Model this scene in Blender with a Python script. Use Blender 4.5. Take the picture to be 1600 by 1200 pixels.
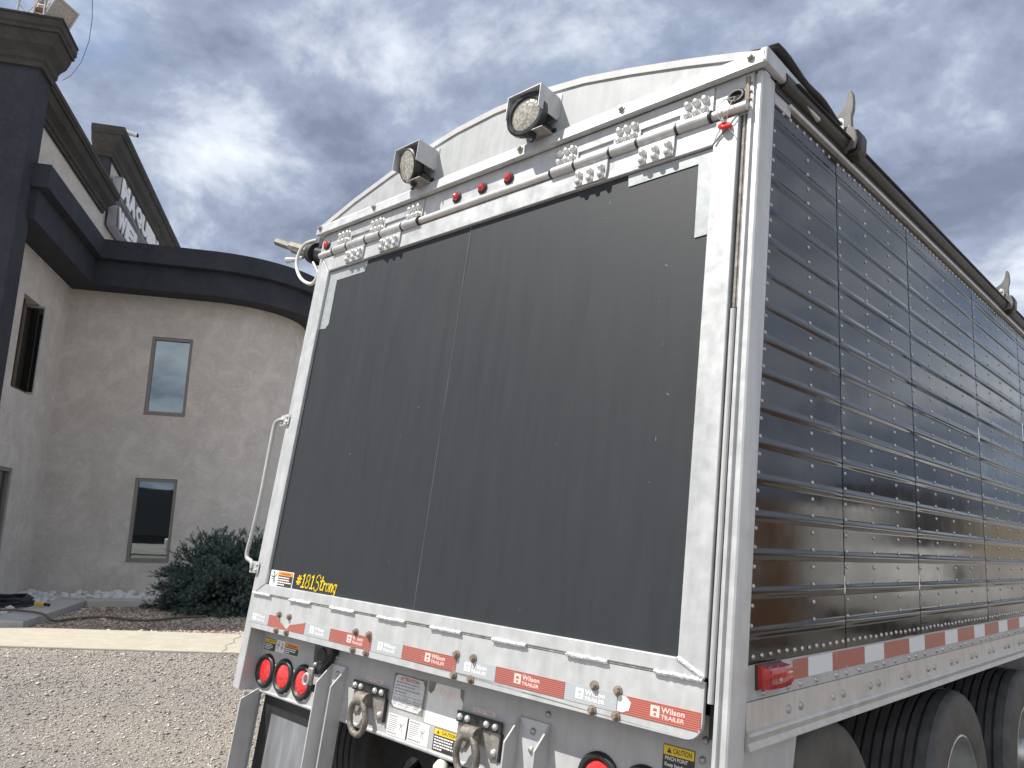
import bpy, bmesh, math, random
import numpy as np
from mathutils import Vector, Matrix
random.seed(7); rng = np.random.default_rng(11)
sc = bpy.context.scene
for o in list(bpy.data.objects): bpy.data.objects.remove(o, do_unlink=True)
C = sc.collection
R = math.radians

# ------------------------------------------------------------------ camera
cam = bpy.data.cameras.new('camera'); cam_o = bpy.data.objects.new('camera', cam); C.objects.link(cam_o)
cam.sensor_width = 36.0; cam.lens = 1216.5 / 1600 * 36; cam.clip_start = 0.05; cam.clip_end = 3000
RIGHT, DOWN, FWD = (0.72520, 0.68630, 0.05570), (-0.08540, 0.16990, -0.98170), (-0.68320, 0.70710, 0.18170)
_f = Vector(FWD).normalized(); _r = (Vector(RIGHT) - _f * Vector(RIGHT).dot(_f)).normalized(); _u = _r.cross(_f)
cam_o.matrix_world = Matrix(((_r.x, _u.x, -_f.x, 3.654), (_r.y, _u.y, -_f.y, -1.991), (_r.z, _u.z, -_f.z, 1.573), (0, 0, 0, 1)))
sc.camera = cam_o

# ------------------------------------------------------------------ sky, sun, exposure
SUN = Vector((-0.36, -0.43, 0.83)).normalized()
world = bpy.data.worlds.new('World'); sc.world = world; world.use_nodes = True
wt = world.node_tree; wn = wt.nodes; wl = wt.links; wn.clear()
def wnode(t, **k):
    n = wn.new(t)
    for a, b in k.items(): setattr(n, a, b)
    return n
sky = wnode('ShaderNodeTexSky', sky_type='NISHITA', sun_disc=False)
sky.sun_elevation = math.asin(SUN.z); sky.sun_rotation = math.atan2(SUN.x, SUN.y)
sky.altitude = 1500; sky.air_density = 1.0; sky.dust_density = 0.6; sky.ozone_density = 1.5
tc = wnode('ShaderNodeTexCoord'); sep = wnode('ShaderNodeSeparateXYZ'); wl.new(tc.outputs['Generated'], sep.inputs[0])
def wmath(op, a, b=None, clamp=False):
    n = wnode('ShaderNodeMath', operation=op); n.use_clamp = clamp
    for i, v in enumerate((a, b)):
        if v is None: continue
        if isinstance(v, (int, float)): n.inputs[i].default_value = v
        else: wl.new(v, n.inputs[i])
    return n.outputs[0]
zz = wmath('ADD', wmath('MAXIMUM', sep.outputs[2], 0.0), 0.42)
cx = wmath('DIVIDE', sep.outputs[0], zz); cy = wmath('DIVIDE', sep.outputs[1], zz)
comb = wnode('ShaderNodeCombineXYZ'); wl.new(cx, comb.inputs[0]); wl.new(cy, comb.inputs[1])
def wnoise(scale, detail, rough, off, dist=0.0, sx=1.0):
    mp = wnode('ShaderNodeMapping'); mp.inputs['Location'].default_value = off; mp.inputs['Scale'].default_value = (sx, 1, 1)
    wl.new(comb.outputs[0], mp.inputs[0])
    n = wnode('ShaderNodeTexNoise'); n.inputs['Scale'].default_value = scale; n.inputs['Detail'].default_value = detail
    n.inputs['Roughness'].default_value = rough; n.inputs['Distortion'].default_value = dist
    wl.new(mp.outputs[0], n.inputs['Vector']); return n.outputs['Fac']
def wramp(fac, stops):
    r = wnode('ShaderNodeValToRGB'); e = r.color_ramp.elements
    while len(e) < len(stops): e.new(0.5)
    for el, (p, c) in zip(e, stops): el.position = p; el.color = (*c, 1)
    wl.new(fac, r.inputs[0]); return r.outputs[0]
SKY_S = 0.1
cover = wramp(wnoise(1.9, 8, 0.58, (3.1, 1.7, 0), 0.2), [(0.27, (0.25, 0.25, 0.25)), (0.44, (1, 1, 1))])
big = wnoise(0.62, 2, 0.45, (4.1, 0.2, 0), 0.2)
mid = wnoise(1.7, 5, 0.55, (1.7, 10.8, 0), 0.15)
fine = wnoise(4.6, 10, 0.62, (0.6, 4.2, 0), 0.2)
mixf = wmath('ADD', wmath('ADD', wmath('MULTIPLY', big, 0.48), wmath('MULTIPLY', mid, 0.28)), wmath('MULTIPLY', fine, 0.24))
ccol = wramp(mixf, [(0.36, (0.088, 0.105, 0.146)), (0.448, (0.152, 0.182, 0.250)), (0.485, (0.240, 0.282, 0.368)), (0.518, (0.45, 0.49, 0.555)), (0.585, (0.78, 0.80, 0.83))])
scl = wnode('ShaderNodeVectorMath', operation='SCALE'); wl.new(ccol, scl.inputs[0]); scl.inputs['Scale'].default_value = 1.0 / SKY_S
mx = wnode('ShaderNodeMix', data_type='RGBA'); wl.new(cover, mx.inputs['Factor'])
wl.new(sky.outputs[0], mx.inputs['A']); wl.new(scl.outputs[0], mx.inputs['B'])
bg = wnode('ShaderNodeBackground'); bg.inputs['Strength'].default_value = SKY_S; wl.new(mx.outputs['Result'], bg.inputs['Color'])
wo = wnode('ShaderNodeOutputWorld'); wl.new(bg.outputs[0], wo.inputs[0])

sun = bpy.data.lights.new('sun', 'SUN'); sun.energy = 4.3; sun.angle = R(0.6); sun.color = (1.0, 0.955, 0.88)
sun_o = bpy.data.objects.new('sun', sun); C.objects.link(sun_o)
sun_o.rotation_euler = SUN.to_track_quat('Z', 'Y').to_euler(); sun_o.location = (0, 0, 30)

vs = sc.view_settings; vs.view_transform = 'Standard'; vs.look = 'None'; vs.exposure = 0.74; vs.gamma = 1.0
vs.use_curve_mapping = False

# ------------------------------------------------------------------ materials
def new_mat(name):
    m = bpy.data.materials.new(name); m.use_nodes = True
    nt = m.node_tree; b = nt.nodes['Principled BSDF']; return m, nt, b
def mnode(nt, t, **k):
    n = nt.nodes.new(t)
    for a, b in k.items(): setattr(n, a, b)
    return n
def mnoise(nt, scale, detail=4, rough=0.55, stretch=(1, 1, 1), dist=0.0, co='Object'):
    tcn = mnode(nt, 'ShaderNodeTexCoord'); mp = mnode(nt, 'ShaderNodeMapping'); mp.inputs['Scale'].default_value = stretch
    nt.links.new(tcn.outputs[co], mp.inputs[0])
    n = mnode(nt, 'ShaderNodeTexNoise'); n.inputs['Scale'].default_value = scale; n.inputs['Detail'].default_value = detail
    n.inputs['Roughness'].default_value = rough; n.inputs['Distortion'].default_value = dist
    nt.links.new(mp.outputs[0], n.inputs['Vector']); return n
def mramp(nt, fac, stops):
    r = mnode(nt, 'ShaderNodeValToRGB'); e = r.color_ramp.elements
    while len(e) < len(stops): e.new(0.5)
    for el, (p, c) in zip(e, stops): el.position = p; el.color = (*c, 1) if len(c) == 3 else c
    nt.links.new(fac, r.inputs[0]); return r
def g3(v, t=(1, 1, 1)): return tuple(v * k for k in t)
def simple(name, col, rough=0.5, metal=0.0, var=0.15, scale=6.0, stretch=(1, 1, 1), bump=0.0, bscale=40, spec=0.5, coat=0.0, roughvar=0.1):
    m, nt, b = new_mat(name)
    n = mnoise(nt, scale, 6, 0.62, stretch, 0.2)
    c0 = tuple(max(0, c * (1 - var)) for c in col); c1 = tuple(min(1, c * (1 + var)) for c in col)
    r = mramp(nt, n.outputs['Fac'], [(0.3, c0), (0.7, c1)]); nt.links.new(r.outputs[0], b.inputs['Base Color'])
    rr = mramp(nt, n.outputs['Fac'], [(0.25, g3(max(0.02, rough - roughvar))), (0.75, g3(min(1, rough + roughvar)))])
    nt.links.new(rr.outputs[0], b.inputs['Roughness'])
    b.inputs['Metallic'].default_value = metal; b.inputs['Specular IOR Level'].default_value = spec
    b.inputs['Coat Weight'].default_value = coat; b.inputs['Coat Roughness'].default_value = 0.08
    if bump:
        n2 = mnoise(nt, bscale, 5, 0.6, stretch); bp = mnode(nt, 'ShaderNodeBump'); bp.inputs['Strength'].default_value = bump
        bp.inputs['Distance'].default_value = 0.02; nt.links.new(n2.outputs['Fac'], bp.inputs['Height']); nt.links.new(bp.outputs[0], b.inputs['Normal'])
    return m

def alu_mat(name, base=0.72, tint=(1, 1, 1), metal=0.45, rough=0.42, dirt=0.5, spec=0.5):
    m, nt, b = new_mat(name)
    n1 = mnoise(nt, 2.2, 6, 0.6, (9, 9, 0.7)); n2 = mnoise(nt, 14, 7, 0.65)
    a = mnode(nt, 'ShaderNodeMath', operation='ADD'); nt.links.new(n1.outputs['Fac'], a.inputs[0]); nt.links.new(n2.outputs['Fac'], a.inputs[1])
    h = mnode(nt, 'ShaderNodeMath', operation='MULTIPLY'); nt.links.new(a.outputs[0], h.inputs[0]); h.inputs[1].default_value = 0.5
    r = mramp(nt, h.outputs[0], [(0.30, g3(base * (1 - 0.42 * dirt), tint)), (0.47, g3(base * 0.95, tint)), (0.62, g3(min(1, base * 1.10), tint))])
    n3 = mnoise(nt, 5.5, 8, 0.7, (1, 1, 0.6)); sp = mramp(nt, n3.outputs['Fac'], [(0.64, (0, 0, 0)), (0.74, g3(0.45 * dirt))])
    mxn = mnode(nt, 'ShaderNodeMix', data_type='RGBA'); nt.links.new(sp.outputs[0], mxn.inputs['Factor']); nt.links.new(r.outputs[0], mxn.inputs['A'])
    mxn.inputs['B'].default_value = (0.30, 0.27, 0.23, 1); nt.links.new(mxn.outputs['Result'], b.inputs['Base Color'])
    rr = mramp(nt, n2.outputs['Fac'], [(0.3, g3(rough - 0.12)), (0.7, g3(rough + 0.14))]); nt.links.new(rr.outputs[0], b.inputs['Roughness'])
    b.inputs['Metallic'].default_value = metal; b.inputs['Specular IOR Level'].default_value = spec
    bp = mnode(nt, 'ShaderNodeBump'); bp.inputs['Strength'].default_value = 0.06; bp.inputs['Distance'].default_value = 0.01
    nt.links.new(n2.outputs['Fac'], bp.inputs['Height']); nt.links.new(bp.outputs[0], b.inputs['Normal'])
    return m

M = {}
M['alu'] = alu_mat('weathered aluminium', 0.50, (0.98, 1.0, 1.015), 0.25, 0.42, 0.5, 0.45)
M['alu_gable'] = alu_mat('blued gable aluminium', 0.37, (0.96, 1.0, 1.02), 0.10, 0.58, 0.5, 0.3)
M['alu_warm'] = alu_mat('dull aluminium rail', 0.52, (1.0, 0.97, 0.93), 0.35, 0.45, 0.55)
M['alu_clean'] = alu_mat('bright aluminium', 0.48, (1, 1, 1), 0.4, 0.4, 0.2)
M['alu_white'] = alu_mat('chalky white aluminium', 0.41, (1, 1, 1), 0.05, 0.62, 0.35)
M['weld'] = simple('weld bead', (0.70, 0.70, 0.70), 0.35, 0.6, 0.12, 60, bump=0.6, bscale=120)
M['alu_dark'] = simple('bronzed tarp rail', (0.034, 0.031, 0.028), 0.42, 0.3, 0.35, 3, (1, 0.3, 1), roughvar=0.15)
M['flap_metal'] = simple('dull flap metal', (0.26, 0.27, 0.285), 0.42, 0.4, 0.3, 3, (6, 6, 0.6))
M['steel'] = simple('weathered steel', (0.30, 0.28, 0.255), 0.5, 0.6, 0.35, 18, bump=0.2, bscale=60)
M['galv'] = simple('galvanised bolt', (0.42, 0.41, 0.39), 0.45, 0.7, 0.3, 40)
M['bright_bolt'] = simple('bright bolt head', (0.66, 0.66, 0.65), 0.33, 0.55, 0.1, 40)
M['rusty_bolt'] = simple('rusty bolt', (0.26, 0.21, 0.17), 0.6, 0.4, 0.4, 60)
M['rivet'] = simple('rivet head', (0.42, 0.42, 0.41), 0.3, 0.85, 0.3, 30)
M['horn_steel'] = simple('grey cast horn', (0.15, 0.145, 0.14), 0.5, 0.3, 0.25, 12)
M['ring_steel'] = simple('oxidised ring', (0.19, 0.175, 0.155), 0.6, 0.45, 0.45, 25, bump=0.3, bscale=90)
M['black_rubber'] = simple('black rubber', (0.018, 0.018, 0.019), 0.5, 0, 0.3, 20)
M['black_plastic'] = simple('black plastic', (0.014, 0.015, 0.018), 0.3, 0, 0.3, 20)
M['tarp'] = simple('black vinyl tarp', (0.02, 0.021, 0.024), 0.42, 0, 0.4, 9, bump=0.3, bscale=12)
M['dark_under'] = simple('dark underframe', (0.03, 0.03, 0.032), 0.6, 0.2, 0.4, 8)
M['cable_white'] = simple('white cable', (0.62, 0.62, 0.58), 0.5)
M['cable_black'] = simple('black cable', (0.015, 0.015, 0.015), 0.5)
M['seal_red'] = simple('red plastic seal', (0.62, 0.02, 0.02), 0.35)
M['paper'] = simple('decal white', (0.72, 0.72, 0.70), 0.45, 0, 0.08, 30)
M['paper_worn'] = simple('worn decal', (0.60, 0.61, 0.62), 0.5, 0, 0.18, 25)
M['residue'] = simple('decal residue', (0.20, 0.19, 0.17), 0.75, 0, 0.5, 40)
M['ink_black'] = simple('decal black', (0.03, 0.03, 0.032), 0.45, 0, 0.3, 30)
M['ink_yellow'] = simple('decal yellow', (0.78, 0.52, 0.02), 0.45, 0, 0.15, 30)
M['ink_orange'] = simple('decal orange', (0.78, 0.26, 0.03), 0.45, 0, 0.12, 30)
M['ink_red'] = simple('decal red', (0.40, 0.04, 0.03), 0.5)
M['ink_grey'] = simple('decal grey print', (0.25, 0.25, 0.26), 0.5)
M['print_white'] = simple('white print', (0.80, 0.78, 0.77), 0.5, 0, 0.08, 50)
M['print_pink'] = simple('pale print on red', (0.80, 0.55, 0.52), 0.5, 0, 0.12, 50)
M['yellow_vinyl'] = simple('yellow vinyl', (0.80, 0.58, 0.015), 0.4, 0, 0.06, 30)
M['patch_tape'] = simple('silver repair tape', (0.34, 0.365, 0.375), 0.45, 0.15, 0.12, 30)
M['knob'] = simple('pale grey knob', (0.50, 0.52, 0.46), 0.5)

def gate_mat():
    m, nt, b = new_mat('charcoal gate sheet')
    n1 = mnoise(nt, 3.0, 6, 0.6, (7, 7, 0.35)); n2 = mnoise(nt, 26, 8, 0.7)
    r = mramp(nt, n1.outputs['Fac'], [(0.25, (0.0215, 0.0250, 0.0295)), (0.5, (0.0230, 0.0267, 0.0315)), (0.78, (0.0248, 0.0286, 0.0335))])
    n3 = mnoise(nt, 2.6, 4, 0.5, (6, 6, 0.28)); sp = mramp(nt, n3.outputs['Fac'], [(0.62, (0, 0, 0)), (0.76, (0.35, 0.35, 0.35))])
    mxn = mnode(nt, 'ShaderNodeMix', data_type='RGBA'); nt.links.new(sp.outputs[0], mxn.inputs['Factor']); nt.links.new(r.outputs[0], mxn.inputs['A'])
    mxn.inputs['B'].default_value = (0.012, 0.0125, 0.013, 1); nt.links.new(mxn.outputs['Result'], b.inputs['Base Color'])
    rr = mramp(nt, n1.outputs['Fac'], [(0.3, g3(0.50)), (0.7, g3(0.60))]); nt.links.new(rr.outputs[0], b.inputs['Roughness'])
    b.inputs['Specular IOR Level'].default_value = 0.34
    bp = mnode(nt, 'ShaderNodeBump'); bp.inputs['Strength'].default_value = 0.03; bp.inputs['Distance'].default_value = 0.01
    nt.links.new(n2.outputs['Fac'], bp.inputs['Height']); nt.links.new(bp.outputs[0], b.inputs['Normal'])
    return m
M['gate'] = gate_mat()
M['sheet_edge'] = simple('pale sheet edge', (0.062, 0.066, 0.070), 0.5, 0, 0.5, 6, (1, 1, 0.4))  # fold line strip, slightly lighter than the gate sheets
def gloss_black():
    m, nt, b = new_mat('glossy black side sheet')
    n1 = mnoise(nt, 2.0, 7, 0.65, (1, 6, 0.5)); n2 = mnoise(nt, 5.0, 8, 0.7)
    r = mramp(nt, n1.outputs['Fac'], [(0.35, (0.007, 0.0075, 0.009)), (0.7, (0.014, 0.0138, 0.0135))]); nt.links.new(r.outputs[0], b.inputs['Base Color'])
    rr = mramp(nt, n2.outputs['Fac'], [(0.35, g3(0.07)), (0.75, g3(0.17))]); nt.links.new(rr.outputs[0], b.inputs['Roughness'])
    b.inputs['IOR'].default_value = 1.44
    n4 = mnoise(nt, 3.2, 3, 0.5, (1, 1, 1)); bp = mnode(nt, 'ShaderNodeBump'); bp.inputs['Strength'].default_value = 0.10; bp.inputs['Distance'].default_value = 0.010
    nt.links.new(n4.outputs['Fac'], bp.inputs['Height']); nt.links.new(bp.outputs[0], b.inputs['Normal'])
    return m
M['side'] = gloss_black()
def tape_mat(name, c, line, worn):
    m, nt, b = new_mat(name)
    tcn = mnode(nt, 'ShaderNodeTexCoord'); mp = mnode(nt, 'ShaderNodeMapping'); nt.links.new(tcn.outputs['Object'], mp.inputs[0])
    mp.inputs['Scale'].default_value = (1, 1, 1)
    w = mnode(nt, 'ShaderNodeTexWave', wave_type='BANDS', bands_direction='Z'); w.inputs['Scale'].default_value = 55; w.inputs['Distortion'].default_value = 0.4
    nt.links.new(mp.outputs[0], w.inputs['Vector'])
    r = mramp(nt, w.outputs['Fac'], [(0.35, c), (0.8, line)])
    n = mnoise(nt, 26, 6, 0.7); k = mramp(nt, n.outputs['Fac'], [(0.62, (0, 0, 0)), (0.66, g3(worn))])
    mxn = mnode(nt, 'ShaderNodeMix', data_type='RGBA'); nt.links.new(k.outputs[0], mxn.inputs['Factor']); nt.links.new(r.outputs[0], mxn.inputs['A'])
    mxn.inputs['B'].default_value = (0.55, 0.53, 0.50, 1); nt.links.new(mxn.outputs['Result'], b.inputs['Base Color'])
    b.inputs['Roughness'].default_value = 0.42; return m
M['tape_red'] = tape_mat('red reflective tape', (0.27, 0.055, 0.042), (0.40, 0.165, 0.135), 0.4)
M['tape_red_worn'] = tape_mat('worn red reflective tape', (0.30, 0.055, 0.042), (0.44, 0.17, 0.13), 0.95)
M['tape_silver'] = tape_mat('silver reflective tape', (0.41, 0.435, 0.455), (0.35, 0.375, 0.395), 0.3)
M['tape_red_side'] = tape_mat('brick red side tape', (0.36, 0.115, 0.085), (0.33, 0.10, 0.075), 0.35)
M['tape_white_side'] = tape_mat('white side tape', (0.66, 0.68, 0.70), (0.60, 0.62, 0.65), 0.2)
def lens_mat(name, col, pattern=90):
    m, nt, b = new_mat(name)
    v = mnode(nt, 'ShaderNodeTexVoronoi'); v.inputs['Scale'].default_value = pattern
    tcn = mnode(nt, 'ShaderNodeTexCoord'); nt.links.new(tcn.outputs['Object'], v.inputs['Vector'])
    r = mramp(nt, v.outputs['Distance'], [(0.0, tuple(min(1, c * 1.5) for c in col)), (0.7, tuple(c * 0.7 for c in col))])
    nt.links.new(r.outputs[0], b.inputs['Base Color']); b.inputs['Roughness'].default_value = 0.12; b.inputs['Coat Weight'].default_value = 0.6
    bp = mnode(nt, 'ShaderNodeBump'); bp.inputs['Strength'].default_value = 0.3; bp.inputs['Distance'].default_value = 0.004
    nt.links.new(v.outputs['Distance'], bp.inputs['Height']); nt.links.new(bp.outputs[0], b.inputs['Normal'])
    return m
M['lens_red'] = lens_mat('red light lens', (0.66, 0.022, 0.024))
M['lens_red_deep'] = lens_mat('deep red marker lens', (0.40, 0.010, 0.014), 25)
M['lens_clear'] = lens_mat('clear lamp lens', (0.36, 0.34, 0.29), 70)
M['tyre'] = simple('tyre rubber', (0.085, 0.085, 0.088), 0.66, 0, 0.35, 12, bump=0.15, bscale=60)
M['tyre_dusty'] = simple('dusty sidewall', (0.095, 0.089, 0.080), 0.75, 0, 0.35, 9, bump=0.15, bscale=60)
M['rim'] = alu_mat('wheel rim aluminium', 0.5, (1, 1, 0.98), 0.7, 0.35, 0.5)

def stucco_mat(name, c0, c1, c2, scale=2.6, bump=0.25):
    m, nt, b = new_mat(name)
    n1 = mnoise(nt, scale, 9, 0.68, (1, 1, 1), 0.6); n2 = mnoise(nt, 0.8, 3, 0.5); n3 = mnoise(nt, 70, 5, 0.6)
    n5 = mnoise(nt, 5.5, 3, 0.55, (1, 1, 1.5), 2.2)
    r = mramp(nt, n1.outputs['Fac'], [(0.32, c0), (0.5, c1), (0.72, c2)])
    k = mramp(nt, n5.outputs['Fac'], [(0.56, (0, 0, 0)), (0.63, g3(0.50))])
    m1 = mnode(nt, 'ShaderNodeMix', data_type='RGBA'); nt.links.new(k.outputs[0], m1.inputs['Factor']); nt.links.new(r.outputs[0], m1.inputs['A']); m1.inputs['B'].default_value = (*c2, 1)
    k2 = mramp(nt, n2.outputs['Fac'], [(0.35, g3(0.96)), (0.7, g3(1.02))])
    mu = mnode(nt, 'ShaderNodeMix', data_type='RGBA', blend_type='MULTIPLY'); mu.inputs['Factor'].default_value = 1
    nt.links.new(m1.outputs['Result'], mu.inputs['A']); nt.links.new(k2.outputs[0], mu.inputs['B']); nt.links.new(mu.outputs['Result'], b.inputs['Base Color'])
    b.inputs['Roughness'].default_value = 0.85; b.inputs['Specular IOR Level'].default_value = 0.25
    ad = mnode(nt, 'ShaderNodeMath', operation='ADD'); nt.links.new(n3.outputs['Fac'], ad.inputs[0]); nt.links.new(n1.outputs['Fac'], ad.inputs[1])
    bp = mnode(nt, 'ShaderNodeBump'); bp.inputs['Strength'].default_value = bump; bp.inputs['Distance'].default_value = 0.02
    nt.links.new(ad.outputs[0], bp.inputs['Height']); nt.links.new(bp.outputs[0], b.inputs['Normal'])
    return m
M['stucco'] = stucco_mat('trowelled tan stucco', (0.490, 0.454, 0.414), (0.550, 0.511, 0.467), (0.665, 0.623, 0.573))
M['navy'] = stucco_mat('slate blue stucco trim', (0.030, 0.033, 0.043), (0.038, 0.042, 0.053), (0.052, 0.055, 0.064), 2.0, 0.15)
M['cornice'] = stucco_mat('charcoal cornice', (0.040, 0.039, 0.037), (0.055, 0.053, 0.050), (0.075, 0.071, 0.066), 2.0, 0.12)
M['win_frame'] = simple('taupe window frame', (0.22, 0.20, 0.18), 0.5, 0.1, 0.1)
M['white_frame'] = simple('pale aluminium sash', (0.50, 0.50, 0.49), 0.4, 0.3, 0.1)
M['wood'] = simple('brown wood interior', (0.10, 0.055, 0.030), 0.6, 0, 0.4, 8, (1, 1, 0.2))
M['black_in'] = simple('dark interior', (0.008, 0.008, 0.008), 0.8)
M['sealed'] = simple('galvanised grey sign side', (0.40, 0.40, 0.41), 0.45, 0.2, 0.12)
M['sign_white'] = simple('white sign letters', (0.80, 0.80, 0.80), 0.4, 0, 0.06)
M['sign_dark'] = simple('dark sign backing', (0.10, 0.10, 0.105), 0.5)
M['rust'] = simple('rusted steel', (0.22, 0.10, 0.045), 0.8, 0.1, 0.5, 30)
M['wire_red'] = simple('red wire', (0.55, 0.05, 0.06), 0.5)
def glass_mat():
    m, nt, b = new_mat('dark reflective window glass')
    b.inputs['Base Color'].default_value = (0.012, 0.016, 0.017, 1); b.inputs['Roughness'].default_value = 0.015
    b.inputs['IOR'].default_value = 3.2; b.inputs['Specular Tint'].default_value = (0.86, 0.97, 1.0, 1)
    n = mnoise(nt, 1.3, 2, 0.4); bp = mnode(nt, 'ShaderNodeBump'); bp.inputs['Strength'].default_value = 0.06; bp.inputs['Distance'].default_value = 0.02
    nt.links.new(n.outputs['Fac'], bp.inputs['Height']); nt.links.new(bp.outputs[0], b.inputs['Normal']); return m
M['glass'] = glass_mat()
def ground_mat(name, stops, scale, bump):
    m, nt, b = new_mat(name)
    n1 = mnoise(nt, scale, 10, 0.75); n2 = mnoise(nt, 0.45, 5, 0.55)
    r = mramp(nt, n1.outputs['Fac'], stops)
    k2 = mramp(nt, n2.outputs['Fac'], [(0.3, (0.74, 0.74, 0.77)), (0.5, (1.0, 0.99, 0.98)), (0.7, (1.16, 1.12, 1.05))])
    mu = mnode(nt, 'ShaderNodeMix', data_type='RGBA', blend_type='MULTIPLY'); mu.inputs['Factor'].default_value = 1
    nt.links.new(r.outputs[0], mu.inputs['A']); nt.links.new(k2.outputs[0], mu.inputs['B']); nt.links.new(mu.outputs['Result'], b.inputs['Base Color'])
    b.inputs['Roughness'].default_value = 0.95; b.inputs['Specular IOR Level'].default_value = 0.2
    bp = mnode(nt, 'ShaderNodeBump'); bp.inputs['Strength'].default_value = bump; bp.inputs['Distance'].default_value = 0.03
    nt.links.new(n1.outputs['Fac'], bp.inputs['Height']); nt.links.new(bp.outputs[0], b.inputs['Normal']); return m
M['yard'] = ground_mat('gravel yard', [(0.30, (0.15, 0.138, 0.128)), (0.48, (0.30, 0.278, 0.254)), (0.66, (0.44, 0.412, 0.382))], 60, 0.9)
M['bed'] = ground_mat('brown bed soil', [(0.3, (0.12, 0.095, 0.072)), (0.5, (0.23, 0.185, 0.145)), (0.7, (0.34, 0.28, 0.225))], 35, 0.8)
def island_mat(name, stops, rough=0.9):
    m, nt, b = new_mat(name)
    g = mnode(nt, 'ShaderNodeNewGeometry'); r = mramp(nt, g.outputs['Random Per Island'], stops)
    n = mnoise(nt, 0.45, 5, 0.55); k2 = mramp(nt, n.outputs['Fac'], [(0.3, (0.74, 0.74, 0.77)), (0.5, (1.0, 0.99, 0.98)), (0.7, (1.16, 1.12, 1.05))])
    mu = mnode(nt, 'ShaderNodeMix', data_type='RGBA', blend_type='MULTIPLY'); mu.inputs['Factor'].default_value = 1
    nt.links.new(r.outputs[0], mu.inputs['A']); nt.links.new(k2.outputs[0], mu.inputs['B']); nt.links.new(mu.outputs['Result'], b.inputs['Base Color'])
    b.inputs['Roughness'].default_value = rough; b.inputs['Specular IOR Level'].default_value = 0.25; return m
M['gravel'] = island_mat('gravel stones', [(0.0, (0.14, 0.128, 0.122)), (0.25, (0.285, 0.262, 0.242)), (0.6, (0.39, 0.362, 0.335)), (0.92, (0.52, 0.488, 0.455)), (1.0, (0.70, 0.68, 0.65))])
M['chips'] = island_mat('brown bed pebbles', [(0.0, (0.17, 0.135, 0.105)), (0.4, (0.36, 0.295, 0.232)), (0.8, (0.52, 0.44, 0.36)), (1.0, (0.64, 0.56, 0.48))])
M['white_stone'] = simple('white landscape stone', (0.68, 0.67, 0.66), 0.8, 0, 0.18, 9, bump=0.3, bscale=30)
M['concrete_sun'] = stucco_mat('cream concrete walk', (0.355, 0.322, 0.258), (0.39, 0.357, 0.292), (0.44, 0.405, 0.338), 5, 0.1)
M['concrete_grey'] = stucco_mat('grey concrete edging', (0.42, 0.405, 0.375), (0.47, 0.455, 0.42), (0.53, 0.51, 0.475), 5, 0.1)
M['hose_brown'] = simple('red brown hose', (0.13, 0.085, 0.07), 0.55)
M['hose_black'] = simple('black hose', (0.016, 0.017, 0.018), 0.5)
M['brass'] = simple('yellow hose fitting', (0.60, 0.42, 0.03), 0.4)
M['needles'] = island_mat('blue spruce needles', [(0.0, (0.030, 0.052, 0.045)), (0.5, (0.062, 0.100, 0.088)), (0.85, (0.105, 0.155, 0.140)), (1.0, (0.16, 0.215, 0.195))], 0.65)
M['bark'] = simple('spruce bark', (0.07, 0.05, 0.035), 0.9, 0, 0.4, 20)
M['orange'] = simple('orange paint', (0.26, 0.125, 0.045), 0.45, 0, 0.2, 3)
M['white_paint'] = simple('white vehicle paint', (0.72, 0.72, 0.70), 0.3, 0, 0.05, 3, coat=0.4)
M['yellow_paint'] = simple('yellow machine paint', (0.60, 0.36, 0.03), 0.4, 0, 0.15, 3)
M['brown_hill'] = ground_mat('dry hills', [(0.3, (0.14, 0.12, 0.09)), (0.5, (0.19, 0.165, 0.12)), (0.7, (0.24, 0.21, 0.16))], 0.05, 0.3)
M['metal_shed'] = simple('tan shed wall', (0.34, 0.30, 0.25), 0.6, 0, 0.1, 2)

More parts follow.
